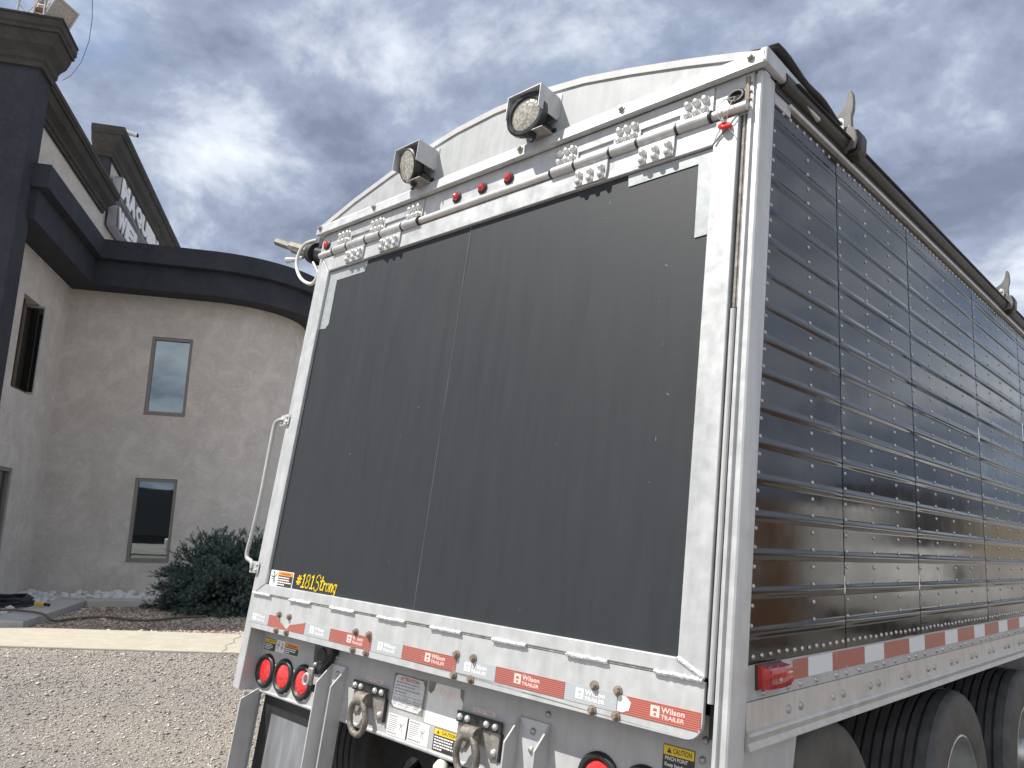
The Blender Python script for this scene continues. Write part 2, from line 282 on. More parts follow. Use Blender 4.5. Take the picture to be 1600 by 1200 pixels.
# ------------------------------------------------------------------ mesh builder
class G:
    def __init__(self, T=None): self.v = []; self.f = []; self.T = T
    def _add(self, vs, fs):
        b = len(self.v)
        self.v += [tuple(self.T @ Vector(p)) for p in vs] if self.T else [tuple(p) for p in vs]
        self.f += [tuple(b + i for i in f) for f in fs]; return self
    def box(self, x0, x1, y0, y1, z0, z1):
        return self._add([(x0, y0, z0), (x1, y0, z0), (x1, y1, z0), (x0, y1, z0), (x0, y0, z1), (x1, y0, z1), (x1, y1, z1), (x0, y1, z1)],
                         [(0, 3, 2, 1), (4, 5, 6, 7), (0, 1, 5, 4), (1, 2, 6, 5), (2, 3, 7, 6), (3, 0, 4, 7)])
    def poly(self, pts, z0, z1):
        n = len(pts); a = sum(pts[i][0] * pts[(i + 1) % n][1] - pts[(i + 1) % n][0] * pts[i][1] for i in range(n))
        if a < 0: pts = pts[::-1]
        return self._add([(x, y, z0) for x, y in pts] + [(x, y, z1) for x, y in pts],
                         [tuple(range(n))[::-1], tuple(range(n, 2 * n))] + [(i, (i + 1) % n, n + (i + 1) % n, n + i) for i in range(n)])
    def loft(self, rings, closed=True, caps=True):
        n = len(rings[0]); vs = [p for r in rings for p in r]; fs = []
        for k in range(len(rings) - 1):
            for i in range(n if closed else n - 1):
                j = (i + 1) % n; fs.append((k * n + i, k * n + j, (k + 1) * n + j, (k + 1) * n + i))
        if caps: fs.append(tuple(range(n))[::-1]); fs.append(tuple(range((len(rings) - 1) * n, len(rings) * n)))
        return self._add(vs, fs)
    def tube(self, path, r, seg=10, caps=True):
        P = [Vector(p) for p in path]; rs = r if isinstance(r, (list, tuple)) else [r] * len(P); rings = []; pu = None
        for i, p in enumerate(P):
            t = (P[min(i + 1, len(P) - 1)] - P[max(i - 1, 0)]).normalized()
            u = pu - t * pu.dot(t) if pu is not None else t.orthogonal()
            if u.length < 1e-6: u = t.orthogonal()
            u.normalize(); pu = u; w = t.cross(u)
            rings.append([tuple(p + (u * math.cos(a) + w * math.sin(a)) * rs[i]) for a in [2 * math.pi * k / seg for k in range(seg)]])
        return self.loft(rings, True, caps)
    def cyl(self, p0, p1, r, seg=16, r1=None):
        return self.tube([p0, p1], [r, r if r1 is None else r1], seg)
    def lathe(self, prof, org, axis, seg=24, closed=False):
        ax = Vector(axis).normalized(); u = ax.orthogonal().normalized(); w = ax.cross(u); o = Vector(org); vs = []; fs = []; n = len(prof)
        for k in range(seg):
            a = 2 * math.pi * k / seg; dr = u * math.cos(a) + w * math.sin(a)
            vs += [tuple(o + dr * r + ax * t) for r, t in prof]
        for k in range(seg):
            k2 = (k + 1) % seg
            for i in range(n - 1 if not closed else n):
                j = (i + 1) % n; fs.append((k * n + i, k * n + j, k2 * n + j, k2 * n + i))
        return self._add(vs, fs)
    def dome(self, c, nrm, r, h, seg=8):
        return self.lathe([(r, 0), (r * 0.86, h * 0.55), (r * 0.5, h * 0.9), (0.0005, h)], c, nrm, seg)
    def torus(self, c, nrm, rx, ry, r, up, seg=28, sseg=10, a0=0, a1=2 * math.pi):
        nr = Vector(nrm).normalized(); upv = Vector(up).normalized(); sd = upv.cross(nr).normalized(); o = Vector(c)
        full = abs(a1 - a0 - 2 * math.pi) < 1e-6; N = seg if full else seg + 1; rings = []
        for k in range(N):
            a = a0 + (a1 - a0) * k / seg; p = o + sd * rx * math.cos(a) + upv * ry * math.sin(a)
            rad = (sd * math.cos(a) + upv * math.sin(a)).normalized()
            rings.append([tuple(p + (rad * math.cos(b) + nr * math.sin(b)) * r) for b in [2 * math.pi * j / sseg for j in range(sseg)]])
        if full: rings.append(rings[0])
        return self.loft(rings, True, not full)
    def ribbon(self, pts, w, z):
        for i in range(len(pts) - 1):
            a = Vector((pts[i][0], pts[i][1], 0)); b = Vector((pts[i + 1][0], pts[i + 1][1], 0)); t = (b - a)
            if t.length < 1e-7: continue
            t.normalize(); s = Vector((-t.y, t.x, 0)) * w / 2; e = t * w * 0.35
            self._add([tuple(a - s - e + Vector((0, 0, z))), tuple(b - s + e + Vector((0, 0, z))), tuple(b + s + e + Vector((0, 0, z))), tuple(a + s - e + Vector((0, 0, z)))], [(0, 1, 2, 3)])
        return self
    def hexbolt(self, x, y, z, r, h, washer=True, seg=6):
        if washer: self.lathe([(0.0005, 0), (r * 1.45, 0), (r * 1.4, h * 0.3), (0.0005, h * 0.3)][1:], (x, y, z), (0, 0, 1), 14)
        a0 = random.random(); pts = [(x + r * math.cos(a0 + i * math.pi / 3), y + r * math.sin(a0 + i * math.pi / 3)) for i in range(6)]
        self.poly(pts, z + h * 0.25, z + h * 0.85)
        pts2 = [(x + (px - x) * 0.78, y + (py - y) * 0.78) for px, py in pts]; self.poly(pts2, z + h * 0.85, z + h)
        return self
    def mesh(self, name, smooth=35):
        me = bpy.data.meshes.new(name); me.from_pydata(self.v, [], self.f); me.validate(); me.update()
        if smooth:
            me.polygons.foreach_set('use_smooth', [True] * len(me.polygons)); me.set_sharp_from_angle(angle=R(smooth))
        return me
    def build(self, name, mat, parent=None, smooth=35, bevel=0, label=None, kind=None):
        me = self.mesh(name, smooth); o = bpy.data.objects.new(name, me); C.objects.link(o)
        me.materials.append(M[mat] if isinstance(mat, str) else mat)
        if parent is not None: attach(o, parent)
        if bevel:
            b = o.modifiers.new('bevel', 'BEVEL'); b.width = bevel; b.segments = 2; b.limit_method = 'ANGLE'; b.angle_limit = R(40)
        if label: o['label'] = label
        if kind: o['kind'] = kind
        return o
def wmat(o):
    m = o.matrix_basis.copy()
    if o.parent: m = wmat(o.parent) @ o.matrix_parent_inverse @ m
    return m
KEEP_LOCAL = set()
def attach(o, parent):
    o.parent = parent
    root = parent
    while root.parent: root = root.parent
    if root.name in KEEP_LOCAL:
        o.matrix_parent_inverse = Matrix.Identity(4) if parent == root else wmat(root) @ Matrix.Identity(4)
        if parent != root: o.matrix_parent_inverse = (wmat(root).inverted() @ wmat(parent)).inverted()
    else:
        o.matrix_parent_inverse = wmat(parent).inverted()
def thing(name, label, cat, loc=(0, 0, 0), group=None, parent=None):
    o = bpy.data.objects.new(name, None); C.objects.link(o); o.empty_display_size = 0.2
    o.location = loc
    if parent is not None: attach(o, parent)
    else:
        o['label'] = label; o['category'] = cat
        if group: o['group'] = group
    return o
def tag(o, label, cat, group=None):
    o['label'] = label; o['category'] = cat
    if group: o['group'] = group
    return o
def struct(o): o['kind'] = 'structure'; return o
def text_verts(s, size, bold=0.0, sx=1.0, spacing=1.0):
    cu = bpy.data.curves.new('t', 'FONT'); cu.body = s; cu.size = size; cu.offset = bold; cu.resolution_u = 2; cu.space_character = spacing
    ob = bpy.data.objects.new('t', cu); C.objects.link(ob); bpy.context.view_layer.update()
    me = bpy.data.meshes.new_from_object(ob.evaluated_get(bpy.context.evaluated_depsgraph_get()))
    vs = [(v.co.x * sx, v.co.y) for v in me.vertices]; fs = [tuple(p.vertices) for p in me.polygons]
    bpy.data.objects.remove(ob); bpy.data.curves.remove(cu); bpy.data.meshes.remove(me); return vs, fs
def add_text(g, s, x, y, z, size, bold=0.0, sx=1.0, fit=None, spacing=1.0, center=False):
    vs, fs = text_verts(s, size, bold, sx, spacing)
    if not vs: return g
    x0 = min(v[0] for v in vs); x1 = max(v[0] for v in vs); k = fit / (x1 - x0) if fit else 1.0
    ox = x - (fit or (x1 - x0)) / 2 if center else x
    return g._add([(ox + (vx - x0) * k, y + vy, z) for vx, vy in vs], fs)

def spline(hp, n=5):
    sp = []
    for i in range(len(hp) - 1):
        p0, p1, p2, p3 = [Vector(hp[max(0, min(len(hp) - 1, j))]) for j in (i - 1, i, i + 1, i + 2)]
        for k in range(n):
            t = k / n; sp.append(tuple(0.5 * ((2 * p1) + (p2 - p0) * t + (2 * p0 - 5 * p1 + 4 * p2 - p3) * t * t + (-p0 + 3 * p1 - 3 * p2 + p3) * t ** 3)))
    return sp + [tuple(hp[-1])]

# ================================================================== SETTING: ground
# building frame (plumb of the building; trailer stands a little off plumb on the gravel)
BN, BD, BZ = Vector((0.845, -0.535, 0.013)).normalized(), Vector((0.535, 0.845, 0.022)), Vector((-0.022, -0.012, 1.0))
BD = (BD - BN * BD.dot(BN)).normalized(); BZ = BN.cross(BD)
BO = Vector((-11.524, 2.286, 0.0))
BM = Matrix(((BN.x, BD.x, BZ.x, BO.x), (BN.y, BD.y, BZ.y, BO.y), (BN.z, BD.z, BZ.z, BO.z), (0, 0, 0, 1)))
def bw(o, s, h=0): return BM @ Vector((o, s, h))
def flat(o, s):
    p = bw(o, s); return (p.x, p.y)

def loc_os(x, y): return (Vector((x, y, 0)) - BO).dot(BN), (Vector((x, y, 0)) - BO).dot(BD)
def gh(x, y):
    """ground height: level with the building near it, falling to the yard's level in front of the walk"""
    o, s_ = loc_os(x, y); z = (BM @ Vector((max(-1, min(7.5, o)), max(-5, min(7, s_)), 0))).z
    t = max(0.0, min(1.0, (o - 6.6) / 3.2)); w = t * t * (3 - 2 * t); f = max(0.0, min(1.0, (o - 5.0) / 1.2)) if s_ > -14 else 0; return z * (1 - w) - 0.004 + 0.026 * f * (1 - w) - 0.110 * w
xs = [-300, -80, -35, -20] + list(np.arange(-16, 3.01, 0.4)) + [6, 12, 30, 80, 300]; ys = [-300, -80, -30, -14] + list(np.arange(-10, 14.01, 0.4)) + [20, 40, 100, 300]
gg = G(); nx = len(xs)
gg._add([(x, y, gh(x, y)) for y in ys for x in xs], [(j * nx + i, j * nx + i + 1, (j + 1) * nx + i + 1, (j + 1) * nx + i) for j in range(len(ys) - 1) for i in range(nx - 1)])
gy = struct(gg.build('gravel_ground', 'yard', smooth=60))
walk = G(BM).poly([(5.74 + 0.235 * s, s) for s in (-14, 9.5)] + [(4.34 + 0.244 * s, s) for s in (9.5, -14)], -0.1, 0.045)
walk = struct(walk.build('concrete_walk', 'concrete_sun', smooth=0, bevel=0.012))
crk = [(5.27, 3.82), (5.5, 3.86), (5.72, 3.80), (5.98, 3.83), (6.2, 3.76), (6.45, 3.80), (6.62, 3.77)]
gk = G(BM)
for i in range(len(crk) - 1):
    a = crk[i]; b = crk[i + 1]; gk._add([(a[0], a[1], 0.0475), (b[0], b[1], 0.0475), (b[0] + 0.002, b[1] + 0.012, 0.0475), (a[0] + 0.002, a[1] + 0.012, 0.0475)], [(0, 1, 2, 3)])
gk.build('crack', 'residue', walk, smooth=0)
bed = struct(G(BM).poly([(0, -1), (4.34 - 0.1, -0.4), (4.33 + 0.244 * 9.5, 9.5), (0, 9.5)], -0.1, 0.012).build('planting_bed_soil', 'bed', smooth=0))
# grey concrete edging: two strips
ed = G(BM).poly([(1.52, 0.93), (1.95, 1.40), (1.95, 9), (1.52, 9)], -0.05, 0.11).build('concrete_edging', 'concrete_grey', bevel=0.01)
tag(ed, 'grey concrete edging strip along the foot of the two-window wall', 'edging')
ed2 = G(BM).poly([(1.545, 0.905), (4.52, 0.93), (4.63, 1.385), (1.965, 1.365)], -0.05, 0.105).build('concrete_edging', 'concrete_grey', bevel=0.01)
tag(ed2, 'grey concrete edging strip running from the wall corner to the walk', 'edging')

def stones_np(n, pts, smin, smax, flatten, zbase, name, mat, elong=1.0):
    base = np.array([[1, 0, 0], [-1, 0, 0], [0, 1, 0], [0, -1, 0], [0, 0, 1], [0, 0, -1]], float)
    fc = np.array([[0, 2, 4], [2, 1, 4], [1, 3, 4], [3, 0, 4], [2, 0, 5], [1, 2, 5], [3, 1, 5], [0, 3, 5]])
    s = (rng.uniform(smin, smax, (n, 1, 1)) * np.where(rng.random((n, 1, 1)) < 0.03, rng.uniform(1.5, 2.3, (n, 1, 1)), 1.0)) * rng.uniform(0.6, 1.2, (n, 1, 3)); s[:, :, 2] *= flatten; s[:, :, 0] *= elong
    v = base[None] * s + rng.normal(0, 0.14, (n, 6, 3)) * s
    ax = rng.normal(size=(n, 3)) * np.array([0.6, 0.6, 1]); 
    a = rng.uniform(0, 2 * np.pi, n); ca, sa = np.cos(a), np.sin(a)
    tl = rng.normal(0, 0.35, n); ct, st = np.cos(tl), np.sin(tl)
    x, y, z = v[..., 0], v[..., 1], v[..., 2]
    y2 = y * ct[:, None] - z * st[:, None]; z2 = y * st[:, None] + z * ct[:, None]
    x3 = x * ca[:, None] - y2 * sa[:, None]; y3 = x * sa[:, None] + y2 * ca[:, None]
    V = np.stack([x3 + pts[:, None, 0], y3 + pts[:, None, 1], z2 + (zbase[:, None] if isinstance(zbase, np.ndarray) else zbase) + s[:, :, 2] * 0.3], -1).reshape(-1, 3)
    F = (fc[None] + (np.arange(n) * 6)[:, None, None]).reshape(-1, 3)
    me = bpy.data.meshes.new(name); me.vertices.add(len(V)); me.vertices.foreach_set('co', V.ravel())
    me.loops.add(F.size); me.loops.foreach_set('vertex_index', F.ravel().astype(np.int32)); me.polygons.add(len(F))
    me.polygons.foreach_set('loop_start', np.arange(0, F.size, 3, dtype=np.int32)); me.update(calc_edges=True)
    me.materials.append(M[mat]); o = bpy.data.objects.new(name, me); C.objects.link(o); o['kind'] = 'stuff'; return o
# loose gravel: in front of the walk, where the yard is close enough to tell stones apart
P = np.stack([rng.uniform(-8.2, 0.6, 190000), rng.uniform(-3.2, 5.5, 190000)], 1)
ol = (P - np.array([BO.x, BO.y])) @ np.array([BN.x, BN.y]); sl = (P - np.array([BO.x, BO.y])) @ np.array([BD.x, BD.y])
keep = (ol > 5.76 + 0.235 * sl) & (rng.random(len(P)) < np.clip(1.25 - 0.07 * np.hypot(P[:, 0] - 3.6, P[:, 1] + 2), 0.3, 1))
P = P[keep][:95000]
go = stones_np(len(P), P, 0.0045, 0.0125, 0.6, np.array([gh(x, y) for x, y in P]), 'loose_gravel', 'gravel'); go['label'] = 'loose grey brown gravel covering the yard'
P = np.stack([rng.uniform(1.95, 5.6, 26000), rng.uniform(1.38, 6.2, 26000)], 1)
P = P[P[:, 0] < 4.30 + 0.244 * P[:, 1]]; W3 = np.array([tuple(bw(o, s, 0.012)) for o, s in P]); W2 = W3[:, :2]
mo = stones_np(len(W2), W2, 0.010, 0.024, 0.5, W3[:, 2], 'bed_pebbles', 'chips', 1.3); mo['label'] = 'brown pebbles covering the planting bed'
# white landscape stones
rb = struct(G(BM).poly([(0.02, 0.0), (4.3, 0.02), (4.5, 0.90), (1.5, 0.90), (1.5, 7), (0.02, 7)], 0.0, 0.03).build('white_stone_bed', 'white_stone', smooth=0))
stone_me = []
for k in range(7):
    bm = bmesh.new(); bmesh.ops.create_icosphere(bm, subdivisions=1, radius=1)
    for v in bm.verts: v.co *= random.uniform(0.72, 1.18)
    me = bpy.data.meshes.new('stone'); bm.to_mesh(me); bm.free(); me.materials.append(M['white_stone']); stone_me.append(me)
cnt = 0
for k in range(5000):
    o, s = random.uniform(0.06, 4.4), random.uniform(0.04, 4.2)
    if not ((o < 1.42) or (s < 0.84)): continue
    if o > 1.42 and s < 0.84 and random.random() < 0.35: continue
    if cnt >= 295: break
    p = bw(o, s); r = random.uniform(0.045, 0.085)
    st = bpy.data.objects.new('stone', random.choice(stone_me)); C.objects.link(st)
    st.location = (p.x, p.y, p.z + 0.03 + r * 0.35 + random.uniform(0, 0.03)); st.scale = (r * random.uniform(0.8, 1.4), r, r * random.uniform(0.55, 0.9))
    st.rotation_euler = (random.uniform(-0.4, 0.4), random.uniform(-0.4, 0.4), random.uniform(0, 6.28)); st.parent = rb; cnt += 1

# ================================================================== BUILDING
bld = thing('stucco_building', 'two storey tan stucco building with slate blue fascia band and dark cornices', 'building')
bld.matrix_basis = BM.copy(); KEEP_LOCAL.add(bld.name)
ZS, P1, P2, ZT, ZM = 5.395, 0.589, 0.452, 6.203, 5.856
RC, OC, SC_ = 1.70, -1.70, 2.40      # rounded end of the two-window wall
def arc(Rr, n=18, a1=math.pi / 2): return [(OC + Rr * math.cos(a1 * k / n), SC_ + Rr * math.sin(a1 * k / n)) for k in range(n + 1)]
W_S0, W_S1 = 1.446, 2.150; WZ = [(0.603, 2.05), (3.204, 4.641)]
# two-window wall with real openings: boxes around the openings, then the curved end
wl_g = G()
wl_g.box(-0.30, 0, -0.30, W_S0, -0.3, 6.15); wl_g.box(-0.30, 0, W_S1, SC_, -0.3, 6.15)
for a, b in ((-0.3, WZ[0][0]), (WZ[0][1], WZ[1][0]), (WZ[1][1], 6.15)): wl_g.box(-0.30, 0, W_S0, W_S1, a, b)
wall1 = wl_g.build('wall', 'stucco', bld, smooth=0)
cv = G(); out = arc(RC, 28); inn = arc(RC - 0.3, 28)
cv.poly(out + [(-9, SC_ + RC), (-9, SC_ + RC - 0.3)] + inn[::-1], -0.3, 6.15); cv.build('curved_wall', 'stucco', bld, smooth=30)
# fine control joints between the windows
for s in (W_S0 - 0.02, W_S1 + 0.01): G().box(0, 0.003, s, s + 0.007, WZ[0][1], WZ[1][0]).build('control_joint', 'stucco', bld, smooth=0)
def window(o_mat, axis, a0, a1, z0, z1, depth=0.10):
    """glazed window set back in an opening; axis 's' on the two-window wall, 'o' on the left wing wall"""
    f = G()
    def bx(g, u0, u1, d0, d1, h0, h1):
        if axis == 's': g.box(d0, d1, u0, u1, h0, h1)
        else: g.box(u0, u1, d0, d1, h0, h1)
    w = 0.055
    bx(f, a0, a1, -depth, -0.02, z0, z0 + w); bx(f, a0, a1, -depth, -0.02, z1 - w, z1)
    bx(f, a0, a0 + w, -depth, -0.022, z0 + w, z1 - w); bx(f, a1 - w, a1, -depth, -0.022, z0 + w, z1 - w)
    fo = f.build('window', o_mat, bld, smooth=0, bevel=0.004)
    p = G(); bx(p, a0 + w, a1 - w, -depth + 0.02, -depth + 0.03, z0 + w, z1 - w); p.build('pane', 'glass', fo, smooth=0)
    t = G(); bx(t, a0 + 0.002, a1 - 0.002, -0.03, 0.014, z0 - 0.016, z0 + 0.004); t.build('sill', o_mat, fo, smooth=0, bevel=0.003)
    return fo
for z0, z1 in WZ: window('win_frame', 's', W_S0, W_S1, z0, z1)
# left wing wall (faces along +s) with a lower window and an open casement above
lg = G(); OE = 3.45; CA0, CA1, CZ0, CZ1 = 1.40, 2.13, 3.22, 4.68; LA0, LA1, LZ0, LZ1 = 1.52, 2.25, 0.63, 2.03
lg.box(-1.058, CA0, -0.30, 0, -0.3, 7.62); lg.box(CA1 + 0.1, OE, -0.30, 0, -0.3, 7.62)
lg.box(CA0, CA1 + 0.1, -0.30, 0, CZ1, 7.62); lg.box(CA0, CA1 + 0.1, -0.30, 0, LZ1, CZ0); lg.box(CA0, CA1 + 0.1, -0.30, 0, -0.3, LZ0)
lg.box(CA0, LA0, -0.30, 0, LZ0, LZ1); lg.box(CA1, CA1 + 0.1, -0.30, 0, CZ0, CZ1)
lg.build('wall', 'stucco', bld, smooth=0)
window('win_frame', 'o', LA0, LA1, LZ0, LZ1)
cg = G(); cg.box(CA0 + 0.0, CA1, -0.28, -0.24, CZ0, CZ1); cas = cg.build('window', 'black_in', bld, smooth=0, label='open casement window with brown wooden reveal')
wg = G(); wg.box(CA1 - 0.02, CA1, -0.24, -0.01, CZ0, CZ1); wg.box(CA0 + 0.03, CA1 - 0.02, -0.24, -0.012, CZ0, CZ0 + 0.03); wg.box(CA0 + 0.34, CA0 + 0.38, -0.24, -0.10, CZ0 + 0.03, CZ1); wg.box(CA0 + 0.05, CA0 + 0.33, -0.238, -0.20, CZ0 + 0.03, CZ1)
wg.build('frame', 'wood', cas, smooth=0)
G().box(CA0 - 0.004, CA0 + 0.028, -0.20, 0.095, CZ0 - 0.01, CZ1 - 0.01).build('open_sash', 'white_frame', cas, smooth=0, bevel=0.004)
G().box(CA0 + 0.029, CA0 + 0.034, -0.18, 0.075, CZ0 + 0.03, CZ1 - 0.05).build('pane', 'glass', cas, smooth=0)
# fascia band: upper and lower tier, around both walls and the rounded end
def band(p, z0, z1, o_end, name, mat):
    pts = [(o_end, 0.001), (o_end, p), (p, p), (p, SC_)] + arc(RC + p, 28)[1:] + [(-9, SC_ + RC + p), (-9, SC_ + RC - 0.1)] + arc(RC - 0.1, 20)[::-1] + [(-0.1, 0.001)]
    return G().poly(pts, z0, z1).build(name, mat, bld, smooth=30)
band(P1, ZM, ZT, 3.565, 'fascia_band', 'navy'); band(P2, ZS, ZM - 0.004, 3.50, 'fascia_band', 'navy')
rs = G().poly([(-9, 0), (0, 0), (0, SC_)] + arc(RC, 16) + [(-9, SC_ + RC)], 6.05, 6.12); rs.build('roof', 'sealed', bld, smooth=0)
def cornice(path, z0, name, k=1.0, kz=1.0):
    """crown moulding: profile (out, up) swept along a plan path with outward normals on the right"""
    prof = [(0, 0), (0.05, 0), (0.05, 0.05), (0.085, 0.07), (0.09, 0.12), (0.12, 0.15), (0.19, 0.19), (0.235, 0.26), (0.25, 0.30), (0.285, 0.30), (0.285, 0.335), (0.31, 0.35), (0.31, 0.42), (0, 0.42)]
    prof = [(a * k, b * kz) for a, b in prof]; rings = []
    for i, p in enumerate(path):
        p = Vector(p); dirs = []
        if i > 0: dirs.append((p - Vector(path[i - 1])).normalized())
        if i < len(path) - 1: dirs.append((Vector(path[i + 1]) - p).normalized())
        ns = [Vector((d.y, -d.x)) for d in dirs]; m = sum(ns, Vector((0, 0)))
        m = m.normalized() / max(0.3, m.normalized().dot(ns[0])) if len(ns) > 1 else ns[0]
        rings.append([(p.x + m.x * a, p.y + m.y * a, z0 + b) for a, b in prof])
    return G().loft(rings, True, True).build(name, 'cornice', bld, smooth=25)
# outward is +s for the wing wall: travel in -o so that the right-hand side is +s
cornice([(3.44, 0.002), (-1.10, 0.002)], 7.30, 'cornice')
# corner pilaster of the wing with its own crown
PS, PO0, PO1 = 0.36, 3.40, 3.86
G().box(PO0, PO1, -4.5, PS, -0.3, 7.95).build('pilaster', 'navy', bld, smooth=0, bevel=0.01)
cornice([(PO1, -4.5), (PO1, PS), (PO0, PS)], 7.48, 'cornice', 0.92, 1.48)
G().box(PO0 + 0.01, PO1 + 0.30, -4.5, PS + 0.30, 8.103, 8.13).build('coping', 'cornice', bld, smooth=0)
# wing body behind (closes the block so that it casts its shade)
G().box(-9, 3.40, -5, -0.30, -0.3, 7.58).build('wing_core', 'stucco', bld, smooth=0)
# raised sign wall behind
G().box(-11, -1.30, -0.30, 0.0, 6.05, 8.95).build('sign_wall', 'stucco', bld, smooth=0)
G().box(-1.296, -1.062, -0.30, 0.0, 6.05, 7.60).build('sign_wall', 'stucco', bld, smooth=0)
G().box(-1.296, -1.06, -0.30, 0.012, 7.62, 8.95).build('wall_return', 'navy', bld, smooth=0)
cornice([(-1.06, -0.30), (-1.06, 0.016), (-11, 0.016)], 8.50, 'cornice', 0.95, 1.30)

# sign on the raised wall
sign = thing('wall_sign', 'white block letter sign in two rows on the raised parapet wall', 'sign'); sign.matrix_basis = BM.copy(); KEEP_LOCAL.add(sign.name)
TS = Matrix(((-1, 0, 0, 0), (0, 0, 1, 0), (0, 1, 0, 0), (0, 0, 0, 1)))   # local x -> -o, y -> up, z -> +s
def sign_row(word, x0, width, z0, hgt):
    r = 0.07; n = 5; pts = []
    for cxx, cyy, a in ((x0 + width - r, z0 + hgt - r, 0), (x0 + r, z0 + hgt - r, 90), (x0 + r, z0 + r, 180), (x0 + width - r, z0 + r, 270)):
        pts += [(cxx + r * math.cos(R(a + 90 * k / n)), cyy + r * math.sin(R(a + 90 * k / n))) for k in range(n + 1)]
    cab = G(TS).poly(pts, 0.05, 0.21).build('cabinet', 'sealed', sign, smooth=30)
    G(TS).box(x0 + 0.02, x0 + width - 0.02, z0 + 0.02, z0 + hgt - 0.02, 0.21, 0.213).build('backing', 'sign_dark', cab, smooth=0)
    lw = (width - 0.06) / len(word)
    for i, ch in enumerate(word):
        vs, fs = text_verts(ch, 1.0, 0.06)
        xa = min(v[0] for v in vs); xb = max(v[0] for v in vs); ya = min(v[1] for v in vs); yb = max(v[1] for v in vs)
        g = G(TS); ww = lw - 0.018
        v3 = [(x0 + 0.04 + i * lw + (vx - xa) / (xb - xa) * ww, z0 + 0.03 + (vy - ya) / (yb - ya) * (hgt - 0.06), 0.236) for vx, vy in vs]
        g._add(v3, fs); lo = g.build('letter', 'sign_white', cab, smooth=0)
        so = lo.modifiers.new('thick', 'SOLIDIFY'); so.thickness = 0.024; so.offset = 0
sign_row('MAQUINA', 1.40, 4.55, 7.80, 0.47); sign_row('WEL', 1.36, 2.15, 7.16, 0.47)
G(TS).box(1.5, 5.6, 7.665, 7.72, 0.0, 0.05).build('raceway', 'sealed', sign, smooth=0)
# camera, antenna, floodlight, brace, cable on the roofs
cm = thing('security_camera', 'small white security camera on the raised parapet corner', 'camera', tuple(bw(-1.1, 0.1, 9.03)))
p = bw(-1.1, 0.12, 9.045); q = bw(-1.22, 0.42, 9.12)
G().cyl(tuple(p), tuple(p + Vector((0, 0, 0.08))), 0.03, 12).build('mount', 'white_paint', cm)
G().tube([tuple(p + Vector((0, 0, 0.09))), tuple(q)], 0.045, 12).build('camera_body', 'white_paint', cm)
G().cyl(tuple(q), tuple(q + (q - p).normalized() * 0.04), 0.04, 12).build('lens', 'black_plastic', cm)
an = thing('lattice_mast', 'thin steel lattice antenna mast on the wing pilaster roof', 'mast', tuple(bw(3.75, 0.2, 8.18)))
L = [Vector((4.02, 0.36, 8.18)), Vector((3.62, 0.22, 8.18)), Vector((3.72, -0.10, 8.18))]
for a in L:
    t = a + Vector((0.0, 0.0, 3.2)); t.x += (3.78 - a.x) * 0.25; t.y += (0.15 - a.y) * 0.25
    G(BM).tube([tuple(a), tuple(t)], 0.016, 8).build('mast_leg', 'galv', an)
for z in np.arange(8.2, 11.1, 0.32):
    for i in range(3):
        a, b = L[i].copy(), L[(i + 1) % 3].copy(); a.z = z; b.z = z + 0.32
        G(BM).tube([tuple(a), tuple(b)], 0.005, 5).build('cross_rod', 'galv', an)
        if int(round(z * 10)) % 2 == 0:
            a2, b2 = b.copy(), a.copy(); a2.z = z; b2.z = z + 0.32; G(BM).tube([tuple(a2), tuple(b2)], 0.005, 5).build('cross_rod', 'galv', an)
fl = thing('floodlight', 'rusty grey floodlight on the pilaster cornice corner', 'floodlight', tuple(bw(3.6, 0.45, 8.19)))
FT = BM @ Matrix.Translation((3.86, 0.52, 8.36)) @ Matrix.Rotation(R(-25), 4, 'Z') @ Matrix.Rotation(R(-28), 4, 'X')
hg = G(FT); hg.poly([(-0.19, -0.05), (0.19, -0.05), (0.13, -0.17), (-0.13, -0.17)], -0.14, 0.14)
hg.box(-0.20, 0.20, -0.05, 0.0, -0.165, 0.165); hg.build('housing', 'sealed', fl, smooth=0, bevel=0.008)
rg = G(FT); rg.box(-0.215, 0.215, 0.0, 0.018, 0.15, 0.18); rg.box(-0.215, 0.215, 0.0, 0.018, -0.18, -0.15); rg.box(-0.215, -0.185, 0.0, 0.018, -0.15, 0.15); rg.box(0.185, 0.215, 0.0, 0.018, -0.15, 0.15)
rg.build('lens_frame', 'sealed', fl, smooth=0); G(FT).box(-0.185, 0.185, 0.003, 0.008, -0.15, 0.15).build('glass', 'lens_clear', fl, smooth=0)
G(BM).box(3.80, 3.92, 0.22, 0.42, 8.13, 8.44).build('bracket', 'steel', fl, bevel=0.01); G(BM).box(3.78, 3.94, 0.20, 0.45, 8.31, 8.38).build('clamp', 'rust', fl, bevel=0.01)
G(BM).cyl((3.84, 0.22, 8.13), (3.84, 0.22, 8.9), 0.06, 12).build('post', 'steel', fl)
cb = G(BM).tube([(2.55, 0.42, 10.2), (2.50, 0.42, 9.8), (2.30, 0.42, 9.35), (2.30, 0.42, 8.95), (2.50, 0.42, 8.45), (2.85, 0.42, 8.0), (3.15, 0.42, 7.74)], 0.005, 6).build('hanging_cable', 'cable_black')
tag(cb, 'thin loose cable hanging beside the wing cornice', 'cable')
br = G(BM).tube([(-0.2, -0.5, 7.6), (-1.5, -0.36, 8.62), (-2.2, -0.34, 9.1)], 0.03, 8).build('roof_brace', 'rust')
tag(br, 'rusty roof brace behind the raised sign wall', 'brace')
rw = G(BM).tube([(-0.6, -0.45, 7.6), (-2.05, -0.335, 9.0)], 0.010, 6).build('guy_wire', 'wire_red'); tag(rw, 'red guy wire beside the rusty roof brace', 'wire')

